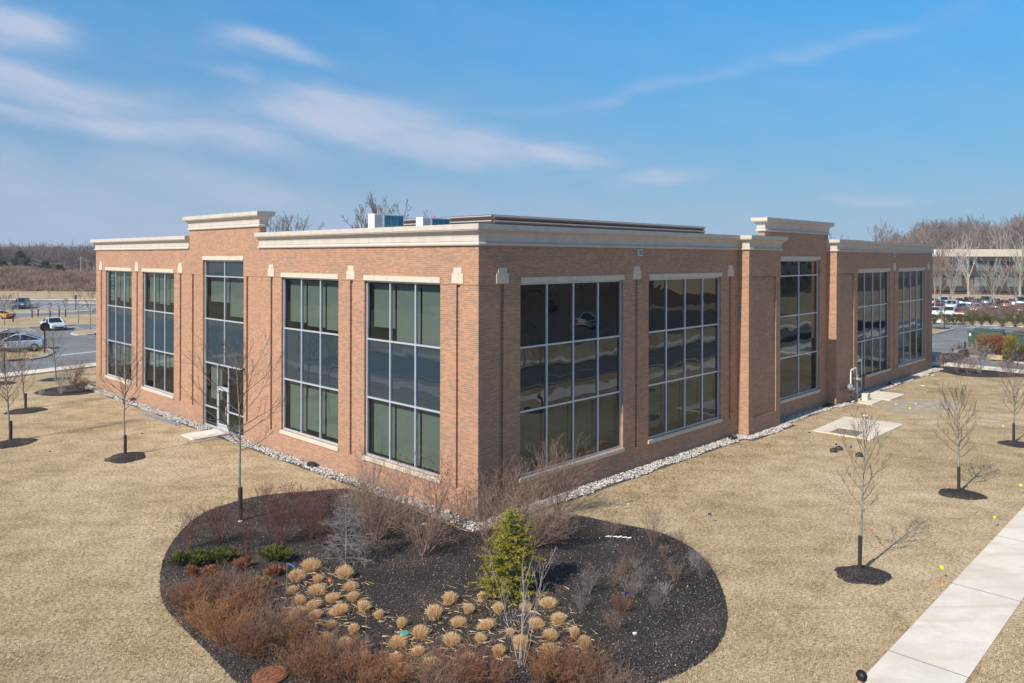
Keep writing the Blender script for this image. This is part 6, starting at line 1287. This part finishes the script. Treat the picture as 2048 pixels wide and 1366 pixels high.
for row, (Y, dz, st) in enumerate(((262, 0, 10.5), (240, 6, 13), (222, 16, 19))):
    x = 1764 + row * 6
    while x < 2120:
        yt = ptop(x) + dz + rr2.uniform(-2, 7); Yv = Y + rr2.uniform(-7, 7); z0 = 5.0 if Y > 230 else 3.0; z0 *= min(1, max(0, (x - 1740) / 110)); loc, h = put_top(x, yt, Yv, z0); tm = T_MID[rr2.randrange(4)]
        far_tree('bare_tree', loc, 'leafless tree of the wooded hill rising behind the dark office building', tm, (h / 12 * rr2.uniform(.85, 1.15), h / 12), group=GH, mats=('woodbark', 'woodred' if rr2.random() < .45 else 'woodbark'), rz=rr2.uniform(0, 6)); x += st * rr2.uniform(.8, 1.25)
# understory thicket so the hill reads dense
def replicate(name, label, cat, tmpl, places, mat):
    V0 = np.array(tmpl.V); Q0 = np.array(tmpl.Q); Vs = []; Qs = []; k = 0
    for (x, y, z, sx, sz, rz) in places:
        c, s = math.cos(rz), math.sin(rz); v = V0 * np.array([sx, sx, sz]); v = np.stack([v[:, 0] * c - v[:, 1] * s + x, v[:, 0] * s + v[:, 1] * c + y, v[:, 2] + z], 1); Vs.append(v); Qs.append(Q0 + k); k += len(V0)
    return tag(np_obj(name, np.concatenate(Vs), np.concatenate(Qs), M[mat]), label, cat, kind='stuff')
rs = np.random.RandomState(3)
sm = Tw()
for t_, (a, b) in (((T_MID[0]), (0, 0)),): sm.V += t_[0].V + t_[1].V; sm.Q += t_[0].Q + [tuple(i + len(t_[0].V) for i in q) for q in t_[1].Q]
pl = []
for k in range(48):
    x = rs.uniform(1775, 2130); Y = rs.uniform(214, 258); g = apx(x, 500, Y); h = rs.uniform(7, 10.5) * (0.7 + .3 * min(1, (x - 1775) / 80)); pl.append((g.x, Y, rs.uniform(0.5, 4), h / 12 * 1.3, h / 12, rs.uniform(0, 6)))
replicate('thicket', 'reddish-brown undergrowth thicket filling the wooded hill', 'thicket', sm, pl, 'woodred')

# ------------------------------------------------------------------ the dark office building
def office():
    A = gp(1855, 588); B = Vector((gp(2200, 592).x, gp(2200, 592).y, 0)); d = (B - A).normalized(); L = 62.0; rz = math.atan2(d.y, d.x); t = thing('dark_office_building', Vector((A.x, A.y, 0)), 'long dark two-storey office with cream roof band and rows of large windows', 'building', rz)
    zt = 11.0; dk = plain('dark_panel', (.045, .042, .045), .6, .3, 0, .15, .5); mb = MB(); mb.box(0, L, .25, 22, 0, zt - 2.3); mb.build('wall', plain('brown_office_brick', (.085, .045, .035), .8, .2, 0, .2, .6), t)
    mb = MB(); mb.box(-.3, L, -.9, 22, zt - 1.75, zt); mb.build('roof_band', plain('cream_fascia', (.56, .49, .38), .7, .2, 0, .06, .2), t); mb = MB(); mb.box(0, L, -.8, 0.2, zt - 2.9, zt - 1.76); mb.build('eave', dk, t)
    mb = MB(); mb.box(0, L, -.15, .24, 4.5, 5.6); mb.box(0, L, -.15, .24, 0.9, 1.9); mb.build('spandrel', dk, t)
    gl = glass_mat('office_glass', (1, 1, 1), 0.22, 0.004, 2.0, opaque=(0.10, 0.13, 0.125)); k = 0
    for z0, z1 in ((5.65, 8.0), (1.95, 4.45)):
        x = 1.2; j = 0
        while x < L - 3:
            w = (2.1, 3.6, 2.9)[j % 3]
            f = MB(); f.box(x, x + w, .10, .245, z0, z1); fo = f.build('window', dk, t); m = 2 if w > 2.5 else 1
            f = MB()
            for q in range(m): a = x + .06 + q * (w - .06) / m; b_ = x + (q + 1) * (w - .06) / m; f.face([(a, .095, z0 + .06), (b_, .095, z0 + .06), (b_, .095, z1 - .06), (a, .095, z1 - .06)])
            f.build('pane', gl, fo); x += w + (.9, 2.6, 1.2)[(j + (z0 > 5)) % 3]; j += 1
    f = MB(); f.box(-.32, 2.2, -.93, -.905, zt - 1.6, zt - .2); f.build('pale_panel', M['hvac'], t)
office()
# wooden ramp
a = gp(2013, 586); t = thing('wooden_ramp', Vector((a.x, a.y - 6, 0)), 'yellowish timber stair ramp sloping down beside the dark office', 'ramp', .05); mb = MB(); Mx = Matrix.Translation((0, 0, 3.2)) @ Matrix.Rotation(.62, 4, 'Y'); mb.box(0, 5.2, -.6, .6, -.12, 0, Mx); mb.build('deck', M['wood'], t)
mb = MB()
for yy in (-.6, .6):
    for k in range(7): mb.box(.3 + k * .75, .38 + k * .75, yy - .04, yy + .04, 0, .95, Mx)
    mb.box(0, 5.2, yy - .05, yy + .05, .9, 1.0, Mx); mb.box(0, 5.2, yy - .04, yy + .04, .45, .53, Mx)
mb.build('railing', M['wood'], t); mb = MB()
for xx, zz in ((.1, 3.1), (1.8, 2.0)): mb.box(xx, xx + .12, -.55, -.43, 0, zz); mb.box(xx, xx + .12, .43, .55, 0, zz)
mb.build('post', M['wood'], t)
# ------------------------------------------------------------------ east beds
HX = [(1868, 647.5, 26, 15), (1893, 648, 30, 17), (1910, 648.6, 28, 16), (1926, 648.8, 30, 15), (1945, 649.4, 32, 16), (1963, 650, 30, 17), (1982, 650.6, 30, 15), (2005, 652, 36, 16), (2030, 653, 34, 18), (2052, 653.6, 34, 17)]
for k, (x, y, w, h) in enumerate(HX):
    juniper(x, y + 1.0, w * 1.15, h * 2.0, 'olive green juniper of the hedge behind the east lot, %s from the brick building' % ordw(k + 1), 400 + k, 'juniper', 'hedge_juniper', dens=1.1, group='juniper hedge behind the east parking lot')
def bushy(x, y, ytop, wpx, label, seed, mat, name='bush', n=900, ls=.12, lw=.03, Yk=None):
    g = gp(x, y); s = F / g.y; h = (y - ytop) / s; w = wpx / s / 2; rng = random.Random(seed); t = thing(name, g, label, 'bush'); out = Tw(); st = Tw(); cs = [(Vector((rng.uniform(-.5, .5) * w, rng.uniform(-.4, .4) * w, rng.uniform(.3, .75) * h)), rng.uniform(.4, .62)) for _ in range(9)]
    for k in range(26): a = rng.uniform(0, 6.28); st.tube([Vector((0, 0, 0)), Vector((math.cos(a) * w * .5, math.sin(a) * w * .5, h * .5)), Vector((math.cos(a) * w * .95, math.sin(a) * w * .9, h * rng.uniform(.6, 1.02)))], .02, .006)
    for k in range(n): c, r = rng.choice(cs); d = rdir(rng, math.acos(rng.uniform(-.6, 1))); p = c + Vector((d.x * w, d.y * w, d.z * h * .55)) * r * rng.uniform(.6, 1.05); p.z = max(.03, p.z); out.leaf(p, d + rdir(rng, rng.uniform(0, 1.2)), lw, ls, rng)
    st.build('stems', M['twig'], t); out.build('foliage', M[mat], t); return t
bushy(1985, 721, 664, 62, 'large rust-brown bush before the wide transformer cabinet', 450, 'rustleaf', n=2200); bushy(2006, 718, 668, 44, 'rust-orange bush beside the yellow-green conifer', 451, 'rustleaf', n=1400); bushy(2020, 726, 670, 32, 'yellow-green upright conifer right of the rust bushes', 452, 'yellowbush', n=1300); bushy(2022, 700, 668, 22, 'yellow-green conifer behind the other one', 453, 'yellowbush', n=800); bushy(2044, 722, 688, 18, 'dark green upright bush at the frame edge', 454, 'juniper', n=700); bushy(2040, 675, 660, 26, 'rust-red bush above the dark green box', 455, 'rustleaf', n=600)
for k, (x, y, yt, w, mat, lb) in enumerate(((1915, 745, 697, 40, 'twigtan', 'thin tan shrub in the east bed nearest the building'), (1938, 748, 720, 36, 'twigtan', 'low tan shrub in the east bed, second from the building'), (1959, 745, 690, 52, 'twigpale', 'pale twiggy shrub in the middle of the east bed'), (1886, 738, 708, 26, 'twigtan', 'small olive shrub by the east end of the facade'), (2020, 750, 716, 44, 'twigtan', 'tan shrub in the east bed toward the frame edge'), (1932, 714, 690, 40, 'twigtan', 'twiggy shrub at the tip of the utility island'), (1958, 718, 694, 40, 'twigtan', 'twiggy shrub under the tall green cabinet'))):
    sh(x, y, yt, w, 20, mat, lb, 460 + k, kids=(4, 3), r=.012, rmin=.006, group='twiggy shrubs of the east beds')
for k, (x, y, yt, w, lb) in enumerate(((1985, 640, 606, 44, 'rust-red shrub between hedge and parked cars, big one'), (2015, 642, 612, 40, 'grey-brown shrub right of the big rust-red one'), (1945, 640, 614, 34, 'rust-red shrub left of the big one behind the hedge'), (2040, 640, 610, 36, 'brown shrub at the frame edge behind the hedge'), (1962, 641, 620, 30, 'low brown shrub between the two rust-red ones'))):
    sh(x, y, yt, w, 36, 'woodred' if 'rust' in lb else 'twigtan', lb, 480 + k, kids=(5, 4), r=.03, rmin=.016, group='shrubs behind the juniper hedge', spread=.8)
g = gp(1882.5, 658.5); tree_at(1882.5, 658.5, 610, 24, .3, 'young tree in the east parking island', 490, .07, n1=16, guard=0, group='young trees of the east parking lot', rmin=.008); mulch_ring(g + Vector((0, 0, .12)), 1.2, 'dark mulch ring on the east parking island', 31)
# ------------------------------------------------------------------ west: lot trees, shrubs, berm, woods
GW = 'young trees in the far strips of the west parking lot'
for k, (x, y, yt, w, lb) in enumerate(((157, 648, 577, 26, 'taller young tree on the long grass island'), (181, 663, 584, 30, 'young tree in the small island by the building edge'), (131, 636, 598, 12, 'slim young tree with dark guard, right of the white sedan'), (100, 639, 606, 10, 'slim young tree just behind the white sedan roof'), (76, 635, 606, 8, 'slim young tree left of the one behind the white sedan'), (64, 637, 612, 14, 'slim young tree above the white sedan trunk'), (26, 646, 604, 16, 'young tree above the orange car'), (118, 635, 612, 6, 'young tree stump-like with dark guard on the grass island'), (8.6, 653, 603, 46, 'dense-crowned young tree before the orange car'), (98, 595, 578, 8, 'small young tree on the far grass'), (185.5, 596, 572, 10, 'small young tree on the far grass by the building edge'))):
    tree_at(x, y, yt, w, .42, lb, 600 + k, .06, n1=12, guard=1.15 if y > 630 and w < 20 else 0, group=GW, rmin=.010)
sh(145, 769, 724, 50, 24, 'twigtan', 'tall multi-stemmed bare shrub in the west bed', 620, kids=(5, 3), r=.018, rmin=.006); sh(123, 787, 744, 34, 16, 'twigpale', 'pale bare shrub in the west bed left of the olive one', 621, kids=(5, 3), r=.012, rmin=.005); sh(163, 783, 756, 30, 30, 'twigtan', 'olive-tan dense shrub by the corner of the building', 622, kids=(5, 4), r=.010, rmin=.006); sh(81, 792, 776, 14, 8, 'twigpale', 'tiny bare shrub at the tip of the west bed', 623, kids=(3, 2), r=.010, rmin=.005)
juniper(30, 707, 40, 14, 'low juniper on the island before the silver-blue hatchback, left part', 630, dens=1.0); juniper(66, 705, 42, 15, 'low juniper on the island beside the stop sign, right part', 631, dens=1.0)
def berm():
    mb = MB(); nx, ny = 60, 12; rng = random.Random(5)
    def P(i, j):
        X = -300 + i * 6.2; Y = 192 + j * 5.0; e = min(1, j / 5.0); z = 4.1 * math.sin(e * math.pi / 2) * (1 + .12 * math.sin(i * .6)) + .4 * math.sin(i * 1.3 + j) * e; return (X, Y, z - .05)
    for i in range(nx):
        for j in range(ny): mb.face([P(i, j), P(i + 1, j), P(i + 1, j + 1), P(i, j + 1)])
    o = mb.build('berm', plain('berm_soil', (.24, .155, .095), .95, .1, 0, .3, .25), smooth=True); o['kind'] = 'structure'
    tf = Tw(); r2 = random.Random(8)
    for k in range(130): d = rdir(r2, r2.uniform(0, 1.25)); p = Vector((r2.uniform(-1.3, 1.3), r2.uniform(-1.3, 1.3), 0)); tf.leaf(p, d, .05, r2.uniform(.5, 1.35), r2)
    pl = []; rs = np.random.RandomState(12)
    for k in range(2600):
        i = rs.uniform(22, 56); j = rs.uniform(0, 7.5) ; q = P(i, j); pl.append((q[0], q[1], q[2], rs.uniform(.7, 1.5), rs.uniform(.5, 1.3), rs.uniform(0, 6)))
    replicate('brush', 'brown dead brush covering the long earth berm', 'brush', tf, pl, 'brushy')
berm()
def woods():
    tm = T_MID[1]; sm = Tw(); sm.V += tm[0].V + tm[1].V; sm.Q += tm[0].Q + [tuple(i + len(tm[0].V) for i in q) for q in tm[1].Q]
    tm = T_MID[2]; sm2 = Tw(); sm2.V += tm[0].V + tm[1].V; sm2.Q += tm[0].Q + [tuple(i + len(tm[0].V) for i in q) for q in tm[1].Q]
    rs = np.random.RandomState(31); pa = []; pb = []
    for k in range(230):
        x = rs.uniform(-60, 330); Y = rs.uniform(236, 330); yt = rs.uniform(487, 500) + (Y - 236) * -.02; a = apx(x, yt, Y); z0 = 2.0; h = a.z - z0 + rs.uniform(-2, .6); (pa if k % 2 else pb).append((a.x, Y, z0, h / 12 * rs.uniform(.9, 1.3), h / 12, rs.uniform(0, 6)))
    replicate('woodland', 'grey-brown leafless woodland along the western horizon', 'woodland', sm, pa, 'woodbark'); replicate('woodland', 'reddish leafless trees mixed through the western woodland', 'woodland', sm2, pb, 'twig')
    fl = MB(); fl.box(-420, 60, 338, 340, 0, 11); o = fl.build('deep_woodland', plain('deep_wood', (.17, .14, .13), .95, .1, 0, .35, .25)); tag(o, None, None, kind='structure')
woods()
for k, (x, yt, yb, Y, w, lb) in enumerate(((40, 503, 548, 232, 5.0, 'broad dark evergreen at the edge of the western woodland'), (90, 522, 546, 234, 3.4, 'lower green-brown evergreen right of the broad one'), (118, 530, 546, 234, 3.0, 'small evergreen farthest right in the western woodland'), (3, 520, 548, 232, 4.0, 'dark evergreen cut by the frame edge in the western woodland'))):
    loc, h = put_top(x, yt, Y, 2.2); rng = random.Random(700 + k); t = thing('evergreen_tree', loc, lb, 'tree'); tr = Tw(); tr.tube([Vector((0, 0, 0)), Vector((0, 0, h * .9))], .2, .05, 5); tr.build('trunk', M['woodbark'], t); out = Tw()
    for q in range(1500): f = rng.random() ** .8; R0 = w * (1 - f) ** .7 * (.75 + .25 * math.sin(f * 22)); a = rng.uniform(0, 6.28); r = R0 * math.sqrt(rng.uniform(.25, 1)); out.leaf(Vector((math.cos(a) * r, math.sin(a) * r, h * (.08 + .92 * f))), Vector((math.cos(a), math.sin(a), rng.uniform(-.5, .5))), .16, .6, rng)
    out.build('crown', M['evergreen'], t)
for k, (x, yt, lb) in enumerate(((162.3, 512, 'taller pale utility pole before the western woodland'), (173, 516, 'darker utility pole nearer the building edge'))):
    loc, h = put_top(x, yt, 236, 3.0); t = thing('utility_pole', loc, lb, 'utility pole'); mb = MB(); mb.tube([(0, 0, 0), (0, 0, h)], .14 if k else .17, 6); mb.build('pole', M['birch' if not k else 'woodbark'], t); mb = MB(); mb.box(-1.1, 1.1, -.06, .06, h - .9, h - .75); mb.build('crossarm', M['woodbark'], t)
a, b = apx(-40, 519, 245), apx(173, 516.5, 236)
for dz in (0, -1.1): mb = MB(); pts = [a.lerp(b, f) + Vector((0, 0, dz - 1.6 * math.sin(math.pi * ((f * 2) % 1)))) for f in [i / 24 for i in range(25)]]; mb.tube(pts, .035, 4); tag(mb.build('overhead_wire', M['wire']), 'upper overhead wire crossing the western woodland' if dz == 0 else 'lower overhead wire crossing the western woodland', 'wire')
# far ridge
def ridge():
    mb = MB(); n = 120; rng = random.Random(3); 
    def hgt(i): x = i / n; return 34 + 16 * math.sin(x * 9 + 1) + 10 * math.sin(x * 23) + 4 * math.sin(x * 61)
    for i in range(n):
        X0, X1 = -2600 + i * 55, -2600 + (i + 1) * 55; mb.face([(X0, 1700, 0), (X1, 1700, 0), (X1, 1800, hgt(i + 1)), (X0, 1800, hgt(i))]); mb.face([(X0, 1800, hgt(i)), (X1, 1800, hgt(i + 1)), (X1, 2300, 0), (X0, 2300, 0)])
    o = mb.build('hills', plain('ridge_haze_blue', (.10, .11, .13), .95, .1, 0, .2, .01), smooth=True); o['kind'] = 'structure'  # blue of the distant haze is put into the ridge colour
ridge()

# ------------------------------------------------------------------ what the north windows mirror: the far side of the street
def street_side():
    tm = T_MID[0]; sm = Tw(); sm.V += tm[0].V + tm[1].V; sm.Q += tm[0].Q + [tuple(i + len(tm[0].V) for i in q) for q in tm[1].Q]; rs = np.random.RandomState(41); pl = []
    for k in range(150): s_, d_ = rs.uniform(-30, 230), rs.uniform(92, 135); p = bw(s_, -d_); pl.append((p.x, p.y, 1.0, rs.uniform(.9, 1.3), rs.uniform(.85, 1.35), rs.uniform(0, 6)))
    for k in range(90): s_, d_ = rs.uniform(-20, 150), rs.uniform(80, 120); p = bw(-d_, s_); pl.append((p.x, p.y, 1.0, rs.uniform(.9, 1.3), rs.uniform(.7, 1.1), rs.uniform(0, 6)))
    replicate('woodland', 'bare woodland across the street, mirrored in the big windows', 'woodland', sm, pl, 'woodbark')
    car('hatch', bw(58, -41), (RD.x, RD.y), 'silver car parked across the street, mirrored in the first shaded window', 'silver', (.55, .56, .58)); car('suv', bw(77, -64), (RD.x, RD.y), 'dark SUV parked across the street, mirrored in the first shaded window', 'slate', (.07, .08, .13))
    for k, (x, y) in enumerate(((27, -23), (41, -24), (62, -11))):
        tree_at_w = young_tree('young_tree', bw(x, y), 'street tree mirrored in the shaded windows, number %s along the kerb' % ordw(k + 1), 5.5, 2.0, .07, 1.1, 800 + k, guard=0, n1=22, rmin=.008)
    t = thing('tan_office_building', bw(150, -72, 0), 'tan building across the street mirrored in the far shaded window', 'building', BANG); mb = MB(); mb.box(0, 60, -18, 0, 0, 11); mb.build('wall', plain('tan_render', (.55, .42, .26), .85, .1, 0, .06, .4), t)
    mb = MB(); mb.box(-.5, 60.5, -18.5, .5, 11, 11.8); mb.build('roof', M['roof'], t)
    for i in range(12):
        for z in (1.2, 5.8): mb = MB(); mb.box(2 + i * 4.8, 4.4 + i * 4.8, .0, .06, z, z + 2.6); mb.build('window', M['glassdark'], t)
street_side()
# ------------------------------------------------------------------ thin winter haze
def haze():
    mb = MB(); mb.box(-3200, 3200, -450, 2700, -1.0, 75.0); b = NB('haze'); v = b.n('ShaderNodeVolumePrincipled'); v.inputs['Color'].default_value = (0.80, 0.87, 1.0, 1); v.inputs['Density'].default_value = 0.00030; v.inputs['Anisotropy'].default_value = 0.0
    b.l(v.outputs[0], b.out.inputs['Volume']); o = mb.build('haze', b.m); o['kind'] = 'stuff'
haze()
print('objects', len(bpy.data.objects))
